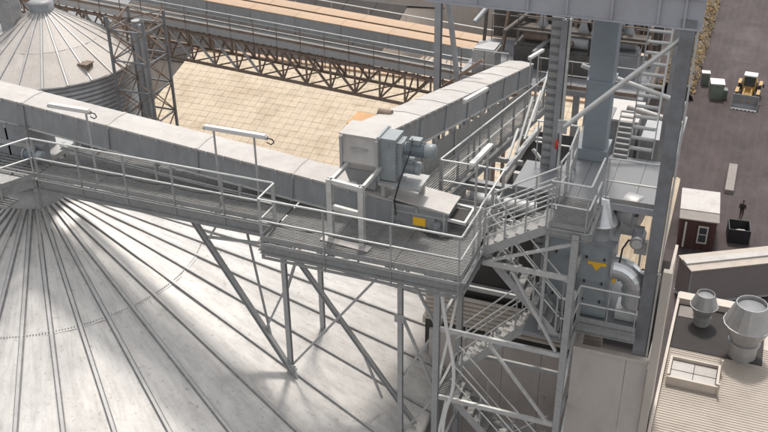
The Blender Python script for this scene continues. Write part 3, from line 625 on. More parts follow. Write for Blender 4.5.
b = MB(); b.bb((2.28, 2.485, -.53), (2.70, 2.497, -.45)); b.add([(2.38, 2.49, -.53), (2.6, 2.49, -.53), (2.49, 2.49, -.68), (2.38, 2.497, -.53), (2.6, 2.497, -.53), (2.49, 2.497, -.68)], [(0, 1, 2), (3, 5, 4), (0, 2, 5, 3), (1, 4, 5, 2), (0, 3, 4, 1)]); b.build('warning_sign', YEL, fu)
b = MB(); b.lathe([(.34, .07), (.34, .36), (.37, .38), (.37, .43), (.35, .45), (.12, 1.0), (0, 1.0)], Matrix.Translation((2.44, 2.9, 0)), 28); b.build('inlet_cone', GALVB, fu)
# spiral casing fan, motor, ducts
b = MB(); Mf = Matrix.Translation((3.02, 3.35, .55)) @ Matrix.Rotation(R(90), 4, 'Y') @ Matrix.Rotation(R(20), 4, 'X'); b.lathe([(0, -.2), (.38, -.2), (.4, -.16), (.4, .16), (.38, .2), (0, .2)], Mf, 22); b.bb((2.84, 3.0, .1), (3.2, 3.3, .6)); b.build('fan_casing', COWL, fu)
b = MB(); b.add([(2.55, 3.3, .2), (2.95, 3.1, .25), (2.95, 3.1, .75), (2.55, 3.3, .7), (2.75, 3.9, .2), (3.05, 3.7, .25), (3.05, 3.7, .75), (2.75, 3.9, .7)], [(0, 1, 2, 3), (4, 7, 6, 5), (0, 4, 5, 1), (3, 2, 6, 7), (0, 3, 7, 4), (1, 5, 6, 2)]); b.build('fan_outlet', COWL, fu)
b = MB(); b.add([(2.62, 2.7, .08), (2.88, 2.7, .08), (2.88, 3.4, .45), (2.62, 3.4, .45), (2.62, 2.7, -.0), (2.88, 2.7, -.0), (2.88, 3.4, .1), (2.62, 3.4, .1)], [(0, 1, 2, 3), (4, 7, 6, 5), (0, 4, 5, 1), (3, 2, 6, 7), (0, 3, 7, 4), (1, 5, 6, 2)]); b.build('sloping_hood', COWL, fu)
b = MB(); b.tube((3.3, 2.95, .25), (3.3, 2.6, .2), .15, 18); b.tube((3.3, 2.6, .2), (3.3, 2.52, .19), .16, 18); b.bb((3.2, 2.75, .36), (3.4, 2.9, .46)); b.build('fan_motor', STEELD, fu)
b = MB(); b.tube((3.3, 2.53, .19), (3.3, 2.5, .186), .12, 16); b.build('motor_end_plate', COVER, fu)
MB().path([(3.25, 2.8, .1), (3.1, 2.7, .15), (3.0, 2.62, -.05), (2.98, 2.58, -.4), (3.0, 2.6, -.9)], .022, 6).build('cable', BLACK, fu)
b = MB()  # segmented elbow
n = 6; prev = None
E0 = [V((2.83, 2.72, -.62)), V((2.95, 2.72, -.62))]
cen = V((2.93, 2.72, -1.14)); ring = []
for k in range(n+1):
    a = R(90)-R(90)*k/n; c = cen+V((math.cos(a)*.46, 0, math.sin(a)*.52)); tn = V((math.sin(a), 0, -math.cos(a)*1)).normalized()
    ring.append((c, tn))
seq = [(E0[0], V((1, 0, 0)))]+ring+[(ring[-1][0]+V((0, 0, -.4)), V((0, 0, -1)))]
vv = []; ns = 20
for c, tn in seq:
    y = V((0, 1, 0)); z = tn.cross(y)
    vv += [c+y*math.cos(math.tau*i/ns)*.275+z*math.sin(math.tau*i/ns)*.275 for i in range(ns)]
b.add(vv, [(k*ns+i, k*ns+(i+1) % ns, (k+1)*ns+(i+1) % ns, (k+1)*ns+i) for k in range(len(seq)-1) for i in range(ns)], False); b.build('elbow_duct', GALVB, fu)
for k in (0, len(seq)-2):
    c, tn = seq[k]; MB().tube(c-tn*.02, c+tn*.03, .31, 20).build('duct_flange', GALV, fu)
bx((3.02, 2.6, -1.96), (3.5, 3.1, -1.66), 'duct_base', RAIL, fu)
b = MB(); b.bb((2.86, 2.62, -1.0), (2.94, 2.7, -.86)); b.build('valve', YEL, fu)
cbx = bx((3.22, 3.0, -.35), (3.5, 3.15, -.02), 'control_box', COVER, None); tag(cbx, 'small pale control box beside the elbow duct on the tower', 'control box')
b = MB(); b.beam((3.36, 3.2, -1.98), (3.36, 3.2, -.2), .05, .05); b.build('control_box_post', GALV, fu)

# ------------------------------------------------------------------ tower base building
bb_ = thing('tower_base_building', 'grey and beige clad building under the stair tower and filter platform', 'building', (1, 6, GZ))
bx((2.2, 2.3, GZ), (3.45, 2.36, -2.83), 'wall_panel', WALLG, bb_); bx((2.2, 2.26, -2.82), (3.97, 2.42, -2.74), 'coping', CLAD, bb_)
bx((3.46, 2.3, GZ), (3.95, 2.36, -2.83), 'wall_panel', WALLG, bb_)
bx((3.97, 2.2, GZ), (4.16, 2.36, -.2), 'corner_trim', CLAD, bb_)
bx((2.22, 2.57, GZ), (2.3, 8.6, -3.0), 'side_wall', WALLG, bb_); bx((3.9, 2.6, GZ), (3.98, 8.6, -3.2), 'side_wall', CLAD, bb_)
bx((2.31, 2.57, -3.9), (3.89, 8.6, -3.8), 'flat_roof', MEMB, bb_)
# back wall with corrugated strip and gaps shaded by a dark-coloured slab
for k in range(4): bx((-2.3+k*1.1+.005, 4.9, GZ), (-2.3+(k+1)*1.1-.005, 5.0, -5.25), 'wall_panel', WALLG, bb_)
b = MB(); b.bb((-2.5, 5.15, -6), (2.1, 5.25, -1.2)); b.build('recess_shade_slab', DARKIN, bb_)  # near-black slab, shade of the wall recess put into its colour
for k in range(7):
    z = -4.86+k*.145; b = MB(); b.prism([(0, 0), (-.05, .03), (-.05, .085), (0, .115), (.03, .115), (.03, 0)], -2.4, 2.1, Matrix.Translation((0, 4.86, z))); b.build('cladding_rib', CLAD, bb_)
for k in range(4):
    z = -3.5+k*.13; b = MB(); b.prism([(0, 0), (-.05, .03), (-.05, .085), (0, .115), (.03, .115), (.03, 0)], 2.25, 2.75, Matrix.Translation((0, 3.3, z))); b.build('cladding_rib', CLAD, bb_)
b = MB(); b.bb((-2.5, 4.88, -3.62), (2.2, 5.1, -3.5)); b.build('ledge', GALV, bb_)
bx((1.1, 4.86, -6.8), (1.2, 4.899, -6.7), 'wall_fitting', COVER, bb_)
dk = thing('dark_roofed_annex', 'annex with dark flat roof under the sloping walkway beside the tower', 'building', (-.6, 12, GZ))
bx((-2.5, 5.3, GZ), (1.0, 19, -5.3), 'wall', WALLG, dk)
for k in range(7): bx((-2.5+k*.5+.004, 5.26, -5.29), (-2.5+(k+1)*.5-.004, 19, -5.2), 'roof_strip', MEMB, dk)
bx((-2.6, 5.2, -5.3), (-2.5, 19, -5.05), 'parapet', CLAD, dk)
dr = thing('horizontal_drum', 'large grey horizontal drum under the gangway beside the tower', 'drum', (0, 6, -5))
MB().tube((-1.6, 6.0, -1.55), (1.3, 6.0, -1.55), .42, 24).build('shell', SIDE, dr)
for x in (-.9, .1, .9): MB().tube((x-.03, 6.0, -1.55), (x+.03, 6.0, -1.55), .46, 24).build('band', STEELD, dr)
for x in (-1.1, .8): bx((x-.08, 5.7, -5.2), (x+.08, 6.3, -1.9), 'leg', STEELD, dr)
MB().beam((-1.8, 5.6, -.72), (1.1, 5.6, -.72), .2, .28).build('top_beam', STEELD, dr)
bx((-.3, 5.65, -.58), (-.05, 5.8, -.2), 'junction_box', COVER, dr)
# cream roof strip seen between deck and filter
cr = thing('cream_lean_to_roof', 'sunlit cream corrugated lean-to roof behind the filter unit', 'roof', (2.9, 8, -2))
for k in range(16):
    x = 1.2+k*.16; b = MB(); b.add([(x, 5.0, -2.0), (x+.07, 5.0, -1.95), (x+.155, 5.0, -2.0), (x, 8.2, -.9), (x+.07, 8.2, -.85), (x+.155, 8.2, -.9)], [(0, 1, 4, 3), (1, 2, 5, 4)])
    b.build('roof_sheet', WARE, cr)
bx((1.1, 4.9, -2.2), (3.8, 5.0, -2.0), 'eave_beam', STEELD, cr)

# ------------------------------------------------------------------ roof on the right with cowls and hatch
rr_ = thing('ribbed_roof_building', 'building with beige ribbed metal roof in the lower right corner', 'building', (7, 8, GZ))
RZ = -9.
for k in range(11):   # ribbed sheets, ribs along x
    y = 2.0+k*.96; ye = y+.955
    segs = [(4.15, 14)] if not (y > 11.6) else [(7.15, 14)]
    for xa, xb in segs:
        b = MB(); n = 8; vs_ = []; 
        for i in range(n):
            ya = y+(ye-y)*i/n; d = (ye-y)/n
            for yy, z in ((ya, 0), (ya+d*.6, 0), (ya+d*.72, .02), (ya+d*.88, .02)): vs_.append((yy, RZ+z))
        vs_.append((ye, RZ)); q = len(vs_)
        b.add([(xa, y_, z_) for y_, z_ in vs_]+[(xb, y_, z_) for y_, z_ in vs_], [(i, i+1, q+i+1, q+i) for i in range(q-1)]); b.build('roof_sheet', ROOFB, rr_)
bx((4.15, 11.62, RZ-.1), (7.13, 14.3, RZ+.03), 'dark_roof_area', MEMB, rr_)
bx((4.2, 13.5, RZ+.03), (4.75, 14.2, RZ+.05), 'pale_roof_patch', CONC, rr_)
bx((4.1, 14.3, RZ-1), (14, 14.75, RZ+.28), 'parapet', CLAD, rr_); bx((4.05, 2, RZ-19), (4.14, 14.75, RZ+.25), 'side_parapet', CLAD, rr_)
bx((4.2, 2, GZ), (13.9, 14.2, RZ-.15), 'wall', CLAD, rr_)
h = thing('roof_hatch', 'low rectangular roof hatch with pale lids on the beige roof', 'hatch', (5, 10.2, RZ))
hx0, hx1, hy0, hy1 = 4.25, 5.85, 9.55, 10.75
for a, b_, nm in (((hx0, hy0, RZ), (hx1, hy0+.08, RZ+.34), 'curb'), ((hx0, hy1-.08, RZ), (hx1, hy1, RZ+.34), 'curb'), ((hx0, hy0+.081, RZ), (hx0+.08, hy1-.081, RZ+.40), 'curb'), ((hx1-.08, hy0+.081, RZ), (hx1, hy1-.081, RZ+.40), 'curb')): bx(a, b_, nm, CLAD, h)
for i in range(2):
    for j in range(2): bx((hx0+.1+i*.71, hy0+.1+j*.5, RZ+.1), (hx0+.79+i*.71, hy0+.585+j*.5, RZ+.2+.02*j), 'lid', COVER, h)
bx((hx1-.01, hy0-.05, RZ), (hx1+.05, hy0+.02, RZ+.5), 'post', CLAD, h); bx((hx1-.01, hy1-.05, RZ), (hx1+.05, hy1+.02, RZ+.55), 'post', CLAD, h)
def cowl(label, x, y, s_):
    t = thing('exhaust_cowl', label, 'chimney', (x, y, RZ), 'zinc exhaust cowls on the dark roof area')
    T = Matrix.Translation((x, y, RZ))
    def ringmesh(prof, n_=16):
        b = MB()
        for q in zip(prof, prof[1:]): b.lathe(q, T, n_)
        b.sm = [False]*len(b.f); return b
    MB().lathe([(.5*s_, 0), (.5*s_, .62*s_)], T, 28).build('pipe', COWL, t)
    ringmesh([(.5*s_, .6*s_), (.57*s_, .61*s_), (.57*s_, .69*s_), (.5*s_, .7*s_)], 28).build('collar', COWL, t)
    ringmesh([(.5*s_, .7*s_), (.84*s_, 1.42*s_)]).build('lower_cone', COWL, t)
    ringmesh([(.84*s_, 1.42*s_), (.87*s_, 1.43*s_), (.87*s_, 1.47*s_), (.84*s_, 1.48*s_), (.54*s_, 2.3*s_), (.52*s_, 2.3*s_), (.52*s_, 2.1*s_)]).build('upper_cone', COWL, t)
    MB().lathe([(.53*s_, 2.14*s_), (.3*s_, 2.17*s_), (0, 2.19*s_)], T, 28).build('mouth_shade_disc', COLM, t)  # disc across the mouth, coloured dark for the shaded inside of the cowl
cowl('large zinc exhaust cowl at the right edge of the dark roof area', 6.45, 12.0, .92)
cowl('smaller zinc exhaust cowl farther back on the dark roof area', 5.0, 13.35, .56)

# ------------------------------------------------------------------ yard: container, hut, bins, loader, person
def placed(t, x, y, rz): t.matrix_basis = Matrix.Translation((x, y, GZ)) @ Matrix.Rotation(rz, 4, 'Z')
def lb(t, a, b_, name, m_):
    o = MB().bb(a, b_).build(name, m_); o.parent = t; return o
def lm(t, b, name, m_, **k):
    o = b.build(name, m_, **k); o.parent = t; return o
t = thing('long_container', 'long brown grey container with pale lid roof beyond the right parapet', 'container'); placed(t, 4.0, 42.6, R(31))
lb(t, (0, 0, .25), (14, 1.9, 3.0), 'body', CONT); lb(t, (-.08, -.08, 3.0), (14.05, .7, 3.08), 'roof_plank', ROOFB); lb(t, (-.08, .7, 2.98), (14.05, 1.3, 3.2), 'roof_plank', COVER); lb(t, (-.08, 1.3, 3.0), (14.05, 1.98, 3.09), 'roof_plank', ROOFB)
lb(t, (-.05, -.03, .25), (.08, 1.93, .35), 'sill', GALV); lb(t, (0, -.05, .2), (14, -.005, .34), 'sill', GALV); lb(t, (-.04, -.04, .3), (.06, -.003, 3), 'corner_post', STEELD)
for x in (.6, 3, 5.5): lb(t, (x, .3, 0), (x+.4, 1.7, .25), 'support_block', CONC)
t = thing('board_hut', 'dark red boarded hut with flat pale roof and white framed window', 'hut'); placed(t, 2.45, 50.6, R(4))
for k in range(11): lb(t, (k*.24, 0, 0), (k*.24+.232, .06, 2.5), 'board', BRICK)
lb(t, (0, .065, 0), (2.63, 4.6, 2.5), 'body', BRICK); lb(t, (-.12, -.1, 2.5), (2.78, 1.3, 2.6), 'roof_sheet', CONC); lb(t, (-.12, 1.31, 2.5), (2.78, 4.8, 2.66), 'roof_sheet', COVER)
lb(t, (1.35, -.05, .6), (2.1, -.004, 2.1), 'window_frame', WHITE); lb(t, (1.46, -.08, .75), (1.99, -.052, 1.35), 'pane', GLASS); lb(t, (1.46, -.08, 1.45), (1.99, -.052, 1.98), 'pane', GLASS)
lb(t, (.35, -.06, .1), (.5, -.004, 2.3), 'downpipe', WHITE)
t = thing('dark_skip', 'small black skip with white scrap inside beside the red hut', 'skip'); placed(t, 6.0, 52.6, R(6)); t.scale = (.85, .85, .8)
for a, b_ in (((0, 0, .1), (1.9, .08, 1.5)), ((0, 1.9, .1), (1.9, 1.98, 1.5)), ((0, .085, .1), (.08, 1.895, 1.5)), ((1.82, .085, .1), (1.9, 1.895, 1.5)), ((.0, .0, .0), (1.9, 1.98, .098))): lb(t, a, b_, 'side', BLACK)
lb(t, (.7, .7, .1), (1.2, 1.0, 1.0), 'scrap', COVER); lb(t, (.9, 1.1, .1), (1.5, 1.25, .9), 'scrap', COVER)
t = thing('green_tank', 'small green tank house with white lid by the gravel strip', 'tank'); placed(t, 2.15, 81.0, R(8)); t.scale = (.62, .62, .62)
lb(t, (0, 0, 0), (2.1, 2.4, 2.6), 'body', GREEN); lb(t, (-.08, -.08, 2.6), (2.18, 2.48, 2.75), 'lid', WHITE); lb(t, (2.1, .3, 0), (2.8, 1.6, 1.6), 'side_box', GREEN); lb(t, (.3, -.05, .2), (1.1, -.003, 2.1), 'door', GREEN)
t = thing('white_cabinet', 'small white topped cabinet left of the green tank', 'cabinet'); placed(t, 1.0, 84.5, R(8)); t.scale = (.6, .6, .6)
lb(t, (0, 0, 0), (1.3, 1.3, 2.2), 'body', STEELD); lb(t, (-.06, -.06, 2.2), (1.36, 1.36, 2.32), 'lid', WHITE); lb(t, (.1, -.04, .1), (1.2, -.003, 2.0), 'door', GREEN)
# wheel loader facing the camera
t = thing('wheel_loader', 'yellow wheel loader with wide front bucket on the purple grey yard', 'loader'); placed(t, 5.75, 82.3, R(-93))
# local +x is the way it faces
def wheel(x, y):
    c = MB(); Mr = Matrix.Translation((x, y, .75)) @ Matrix.Rotation(R(90), 4, 'X'); c.lathe([(.4, -.26), (.68, -.27), (.75, -.2), (.75, .2), (.68, .27), (.4, .26)], Mr, 20)
    for k in range(16):
        a = math.tau*k/16; c.beam((x+.76*math.cos(a), y-.24, .75+.76*math.sin(a)), (x+.76*math.cos(a), y+.24, .75+.76*math.sin(a)), .1, .05)
    wh = lm(t, c, 'wheel', BLACK); d = MB(); d.lathe([(0, -.2), (.4, -.2), (.4, .2), (0, .2)], Mr, 16); r_ = d.build('rim', LYEL); r_.parent = wh
for x in (-1.5, 1.35):
    for y in (-.98, .98): wheel(x, y)
b = MB(); b.prism([(-.7, .8), (.7, .8), (.68, 1.75), (.5, 1.9), (-.5, 1.9), (-.68, 1.75)], -2.6, -.55); lm(t, b, 'engine_hood', LYEL)
lb(t, (-2.75, -.8, .6), (-2.5, .8, 1.3), 'counterweight', LYEL); lb(t, (-1.9, -.4, 1.9), (-1.0, .4, 1.96), 'hood_vent', BLACK)
lb(t, (-.6, -.7, .8), (.55, .7, 1.75), 'cab_base', LYEL); lb(t, (-.5, -.62, 1.75), (.5, .62, 2.95), 'cab_glass', GLASS); lb(t, (-.62, -.72, 2.95), (.62, .72, 3.1), 'cab_roof', WHITE)
for x in (-.5, .5):
    for y in (-.64, .64): lb(t, (x-.05, y-.05, 1.75), (x+.05, y+.05, 2.95), 'cab_pillar', LYEL)
lb(t, (.55, -.55, .7), (2.0, .55, 1.35), 'front_frame', LYEL)
for y in (-.4, .4): lm(t, MB().beam((1.2, y, 1.7), (2.7, y, .7), .14, .3), 'lift_arm', LYEL)
for y in (-1.15, 1.15):
    for x in (-1.5, 1.35): lb(t, (x-.75, y-.18, 1.5), (x+.75, y+.18, 1.58), 'mudguard', LYEL)
b = MB(); b.add([(x, y, z) for y in (-1.4, 1.4) for x, z in ((2.55, 1.5), (2.5, .3), (2.8, .05), (3.65, .05), (3.65, .12), (2.85, .14), (2.62, .35), (2.65, 1.5))], [tuple(range(8)), tuple(range(15, 7, -1))]+[(i, 8+i, 8+(i+1) % 8, (i+1) % 8) for i in range(8)])
for y in (-1.4, 1.4): b.add([(2.55, y-.02, 1.5), (2.5, y-.02, .05), (3.65, y-.02, .05), (2.55, y+.02, 1.5), (2.5, y+.02, .05), (3.65, y+.02, .05)], [(0, 1, 2), (3, 5, 4), (0, 3, 4, 1), (1, 4, 5, 2), (2, 5, 3, 0)])
lm(t, b, 'bucket', STEELD)
for k in range(7): lb(t, (3.62, -1.3+k*.42, .05), (3.82, -1.2+k*.42, .1), 'bucket_tooth', GALV)
lb(t, (.3, 1.1, 2.0), (.4, 1.5, 2.05), 'mirror_arm', BLACK); lb(t, (.28, 1.45, 1.8), (.4, 1.62, 2.2), 'mirror', BLACK)
t.scale = (.88, .88, .88)
# person walking
def person(x, y, rz, label):
    J = {0: (0, 0, .95, .13), 1: (0, 0, 1.15, .13), 2: (0, 0, 1.38, .155), 3: (0, 0, 1.5, .06), 4: (.02, 0, 1.57, .06),
         5: (0, .1, .9, .09), 6: (.12, .1, .5, .065), 7: (.02, .1, .1, .045), 8: (.14, .1, .05, .04),
         9: (0, -.1, .9, .09), 10: (.02, -.1, .48, .065), 11: (-.2, -.1, .12, .045), 12: (-.1, -.1, .05, .04),
         13: (0, .2, 1.42, .065), 14: (-.06, .25, 1.15, .048), 15: (.06, .24, .92, .036), 16: (0, -.2, 1.42, .065), 17: (.04, -.25, 1.15, .048), 18: (.18, -.23, .95, .036)}
    E_ = [(0, 1), (1, 2), (2, 3), (3, 4), (0, 5), (5, 6), (6, 7), (7, 8), (0, 9), (9, 10), (10, 11), (11, 12), (2, 13), (13, 14), (14, 15), (2, 16), (16, 17), (17, 18)]
    me = bpy.data.meshes.new('person'); me.from_pydata([J[i][:3] for i in range(len(J))], E_, [])
    o = bpy.data.objects.new('person', me); col.objects.link(o); md = o.modifiers.new('skin', 'SKIN'); md.use_smooth_shade = True
    for i, sv in enumerate(me.skin_vertices[0].data): sv.radius = (J[i][3], J[i][3]); sv.use_root = (i == 0)
    o.modifiers.new('sub', 'SUBSURF').levels = 1; me.materials.append(mat('brown_work_clothes', (.10, .06, .045), .8))
    o.matrix_basis = Matrix.Translation((x, y, GZ)) @ Matrix.Rotation(rz, 4, 'Z'); tag(o, label, 'person')
    hd = MB(); hd.lathe([(0, -.12), (.06, -.1), (.085, -.02), (.088, .05), (.06, .11), (0, .125)], Matrix.Translation((.03, 0, 1.67)), 12); h_ = hd.build('head', SKIN); h_.parent = o
    hr = MB(); hr.lathe([(.093, .01), (.094, .06), (.065, .122), (0, .138)], Matrix.Translation((.02, 0, 1.67)), 12); q = hr.build('hair', BLACK); q.parent = o
    jk = MB(); jk.lathe([(.155, .98), (.165, 1.2), (.19, 1.36), (.12, 1.49), (.07, 1.51)], Matrix.Diagonal((.8, 1.15, 1, 1)), 14); q = jk.build('jacket', BLACK); q.parent = o
person(6.75, 56.6, R(70), 'person in dark jacket and brown trousers walking across the yard')
# concrete kerb slab and low wall beside the road
b = MB(); b.bb((5.2, 60.8, GZ), (5.9, 66.0, GZ+.35)); o = b.build('concrete_block', CONC); tag(o, 'long pale concrete block lying at the yard edge above the hut', 'concrete block')
# dark yard strip, gravel bank
b = MB(); nx, ny = 10, 60; gv = []
for j in range(ny+1):
    for i in range(nx+1):
        u = i/nx; gv.append((-3.0+3.6*u+.2*random.uniform(-1, 1), 80+j*1.2, GZ+.02+1.7*math.sin(math.pi*u)**.7*(1+.25*random.uniform(-1, 1))))
b.add(gv, [(j*(nx+1)+i, j*(nx+1)+i+1, (j+1)*(nx+1)+i+1, (j+1)*(nx+1)+i) for j in range(ny) for i in range(nx)])
o = b.build('gravel_bank', GRAVEL); o['kind'] = 'structure'
# dry leafy cover on the bank
b = MB()
DRY = mat('dry_ochre_foliage', (.20, .13, .05), .8, 0, var=.5, scale=2)
for k in range(5200):
    u = random.random(); y = random.uniform(80, 150); x = -3.0+3.6*u; z = GZ+1.6*math.sin(math.pi*u)**.7+random.uniform(0, .5)
    a = random.uniform(0, 6.28); s_ = random.uniform(.1, .28); d1 = V((math.cos(a), math.sin(a), random.uniform(-.4, .6)))*s_; d2 = V((-math.sin(a), math.cos(a), random.uniform(-.2, .8)))*s_*.6; p = V((x, y, z))
    b.add([p-d1, p+d2, p+d1, p-d2], [(0, 1, 2, 3)])
o = b.build('dry_bank_shrubs', DRY); o['kind'] = 'stuff'; o['label'] = 'dry ochre ground cover on the gravel bank'

# ------------------------------------------------------------------ background: cream warehouse roof
wh = thing('warehouse', 'warehouse with a cream sheeted roof in small panels behind the silo conveyor', 'warehouse', (-20, 30, GZ))
WA = R(17); wy0, wz0 = 36.2, -21.1; pw_, ph_ = 1.3, 1.3
sh = MB(); ncor = 4; gp = .014
for gi in (0, 1):
    for gj in (0, 1):
        ox, oy = gi*pw_/2, gj*ph_/2; w2, h2_ = pw_/2-gp, ph_/2-gp; vs_ = []
        for i in range(ncor+1):
            for dx, z in ((0, 0), (.5, .022)):
                if not (i == ncor and dx): vs_.append(((i+dx)*w2/ncor, z+.004*((gi+gj) % 2)))
        q = len(vs_); sh.add([(ox+x, oy, z+.006) for x, z in vs_]+[(ox+x, oy+h2_, z) for x, z in vs_], [(i, i+1, q+i+1, q+i) for i in range(q-1)])
shm = sh.mesh('roof_sheet', WARE)
for j in range(11):
    for i in range(27):
        M = Matrix.Translation((-38.3+i*pw_, wy0+j*ph_*math.cos(WA), wz0+j*ph_*math.sin(WA)+random.uniform(0, .006))) @ Matrix.Rotation(WA, 4, 'X') @ Matrix.Rotation(random.uniform(-.003, .003), 4, 'Y')
        o = bpy.data.objects.new('roof_sheet', shm); col.objects.link(o); o.parent = wh; o.matrix_parent_inverse = wh.matrix_basis.inverted(); o.matrix_basis = M
yb = wy0+11*ph_*math.cos(WA); zb_ = wz0+11*ph_*math.sin(WA)
b = MB(); b.add([(-38.3, wy0, wz0-.1), (-3.2, wy0, wz0-.1), (-3.2, yb, zb_-.1), (-38.3, yb, zb_-.1)], [(0, 1, 2, 3)]); b.build('roof_lining', COVERB, wh)
b = MB(); b.prism([(wy0, GZ), (wy0, wz0-.12), (yb, zb_-.12), (yb+6, wz0+1), (yb+6, GZ)], -38.2, -3.3); b.build('wall', CLAD, wh)
bx((-38.3, yb-.1, zb_-.05), (-3.2, yb+.4, zb_+.15), 'ridge_cap', COVERB, wh)

# back silo and its furniture
bs = thing('back_silo', 'smaller silo with dusty ribbed cone roof and corrugated wall at upper left', 'silo', (-38, 32.2, GZ))
cone_silo(bs, -36.6, 30.6, -7.05, .61, .6, 3.3, 5.6, 24, R(3), GZ, SILO2, SILOW, ribw=.05, ribh=.05, sub=3, wallseg=2, corr=.28, bolts=False, amp=.09)
MB().lathe([(.75, -7.7), (.75, -6.9), (.3, -6.8), (0, -6.8)], Matrix.Translation((-36.6, 30.6, 0)), 24).build('apex_collar', STEELD, bs)
MB().bb((-38.6, 29.0, -9.2), (-37.7, 30.0, -6.5)).build('roof_vent', COWL, bs); MB().bb((-38.65, 28.95, -6.5), (-37.65, 30.05, -6.4)).build('vent_lid', COVER, bs)
MB().bb((-32.7, 28.4, -10.3), (-32.1, 29.0, -9.75)).build('roof_hatch', RUST, bs); MB().bb((-32.76, 28.34, -9.75), (-32.04, 29.06, -9.69)).build('hatch_lid', RUST, bs)
MB().bb((-38.3, 25.5, -10.7), (-37.5, 26.2, -9.9)).build('roof_hatch', RUST, bs)

# back gallery: conveyor + walkway on truss
bgx0, bgx1 = -52, -6; bz = lambda x: -8.15-.058*(x+31)   # walkway deck height
bk = thing('back_gallery', 'long conveyor gallery with railed walkway on a brown truss crossing behind the cream roof', 'conveyor gallery', (-25, 34.5, GZ))
gy = 33.6
M, L = conveyor(bk, (bgx0, gy+1.9, bz(bgx0)+.25), (bgx1, gy+1.9, bz(bgx1)+.25), 1.0, .95, 3.0, side=SIDE, cover=COVERB)
b = MB(); b.beam((bgx0, gy+.6, bz(bgx0)-.04), (bgx1, gy+.6, bz(bgx1)-.04), 1.15, .06); b.build('walkway_deck', GRATE, bk)
b = MB(); b.beam((bgx0, gy, bz(bgx0)-.16), (bgx1, gy, bz(bgx1)-.16), .05, .4); b.build('edge_beam', GALV, bk)
railing(bk, [(bgx0, gy, bz(bgx0)), (bgx1, gy, bz(bgx1))], step=1.6, toe=.2, r=.03, pw=.09, drop=1.2, pm=RUST)
for yy in (gy+.1, gy+2.4):
    for dz, m_ in ((-.6, RUST), (-2.5, RUST)):
        MB().beam((bgx0, yy, bz(bgx0)+dz), (bgx1, yy, bz(bgx1)+dz), .16, .16).build('truss_chord', m_, bk)
x = bgx0; k = 0
while x < bgx1-1.6:
    for yy in (gy+.1, gy+2.4):
        MB().beam((x, yy, bz(x)-.6), (x, yy, bz(x)-2.5), .1, .1).build('truss_post', RUST, bk)
        p, q = ((x, yy, bz(x)-.6), (x+1.6, yy, bz(x+1.6)-2.45)) if x < -18 else ((x, yy, bz(x)-2.45), (x+1.6, yy, bz(x+1.6)-.6))
        MB().beam(p, q, .12, .12).build('truss_diagonal', GALV if (x < -24 and yy < gy+1) else RUST, bk)
    MB().beam((x, gy+.1, bz(x)-2.5), (x, gy+2.4, bz(x)-.6), .08, .08).build('cross_brace', RUST, bk)
    MB().beam((x, gy+.1, bz(x)-2.5), (x+1.6, gy+2.4, bz(x+1.6)-2.5), .07, .07).build('wind_brace', RUST, bk); x += 1.6
for x in (-47, -8):
    for yy in (gy+.1, gy+2.4): MB().beam((x, yy, GZ), (x, yy, bz(x)-1.9), .2, .2).build('trestle_leg', RUST, bk)
# second covered conveyor just behind it, dusty orange lid
b2 = thing('dusty_orange_conveyor', 'covered conveyor with dusty orange lid just behind the long gallery', 'conveyor', (-20, 37, GZ))
z2 = lambda x: bz(x)-.1
conveyor(b2, (-30, gy+3.25, z2(-30)), (-5, gy+3.25, z2(-5)), .9, 1.3, 3.1, side=RUST, cover=COVERB, over=.1)
railing(b2, [(-30, gy+4.1, z2(-30)+.5), (-5, gy+4.1, z2(-5)+.5)], step=2.6, toe=0, r=.035, pw=.09)
for x in (-7, -5.5):
    for yy in (gy+2.95, gy+3.5): MB().beam((x, yy, GZ), (x, yy, z2(x)), .2, .2).build('trestle_leg', RUST, b2)

# lattice tower beside the back silo
lt = thing('lattice_tower', 'dark open lattice tower beside the back silo with a thick leg pipe', 'lattice tower', (-28.9, 30.1, GZ))
lx = (-30.6, -28.1); ly = (29.0, 31.2)
zt = -6.7
for x in lx:
    for y in ly: MB().beam((x, y, GZ), (x, y, zt), .14, .14).build('leg', COLM, lt)
z = -17.
while z < zt-.3:
    zz = min(z+1.9, zt)
    for (p, q) in (((lx[0], ly[0]), (lx[1], ly[0])), ((lx[0], ly[1]), (lx[1], ly[1])), ((lx[0], ly[0]), (lx[0], ly[1])), ((lx[1], ly[0]), (lx[1], ly[1]))):
        MB().beam((*p, z), (*q, z), .09, .09).build('ring_bar', COLM, lt); MB().beam((*p, z), (*q, zz), .06, .06).build('lattice_bar', RUST, lt); MB().beam((*q, z), (*p, zz), .055, .055).build('lattice_bar', RUST, lt)
    z += 1.9
MB().tube((-29.3, 30.0, GZ), (-29.3, 30.0, zt-.4), .26, 12).build('leg_pipe', SIDE, lt); MB().tube((-28.6, 29.6, -18), (-29.0, 29.9, zt-.6), .13, 10).build('spout', COWL, lt)

# tower-side background: tall frame post, drives and platform behind the conveyor
tp = thing('trestle_post', 'tall grey steel post with raking brace rising behind the feed conveyor', 'post', (-4.4, 12, GZ))
MB().ibeam((-4.45, 11.8, -9), (-4.45, 11.8, 4.2), .2, .22, .02, (0, 1, 0)).build('post', STEELD, tp)
MB().beam((-4.2, 11.9, 2.4), (-3.6, 12.1, -2.4), .14, .14).build('raking_brace', STEELD, tp)
MB().beam((-6.4, 12.0, -2.6), (-3.0, 12.0, .3), .1, .1).build('diagonal_brace', RUST, tp)
MB().beam((-4.45, 11.8, GZ), (-4.45, 11.8, -9), .3, .3).build('footing', STEELD, tp)
fpz = -2.6
DKS0 = mat('dark_drive_paint', (.09, .085, .08), .5, .1, var=.25, scale=4)
bp = thing('back_drive_platform', 'dark railed platform with drives at the tower end of the feed conveyor', 'platform', (-2, 19, fpz))
bx((-5.5, 17.4, fpz-.2), (1.6, 22, fpz), 'deck_plate', STEELD, bp)
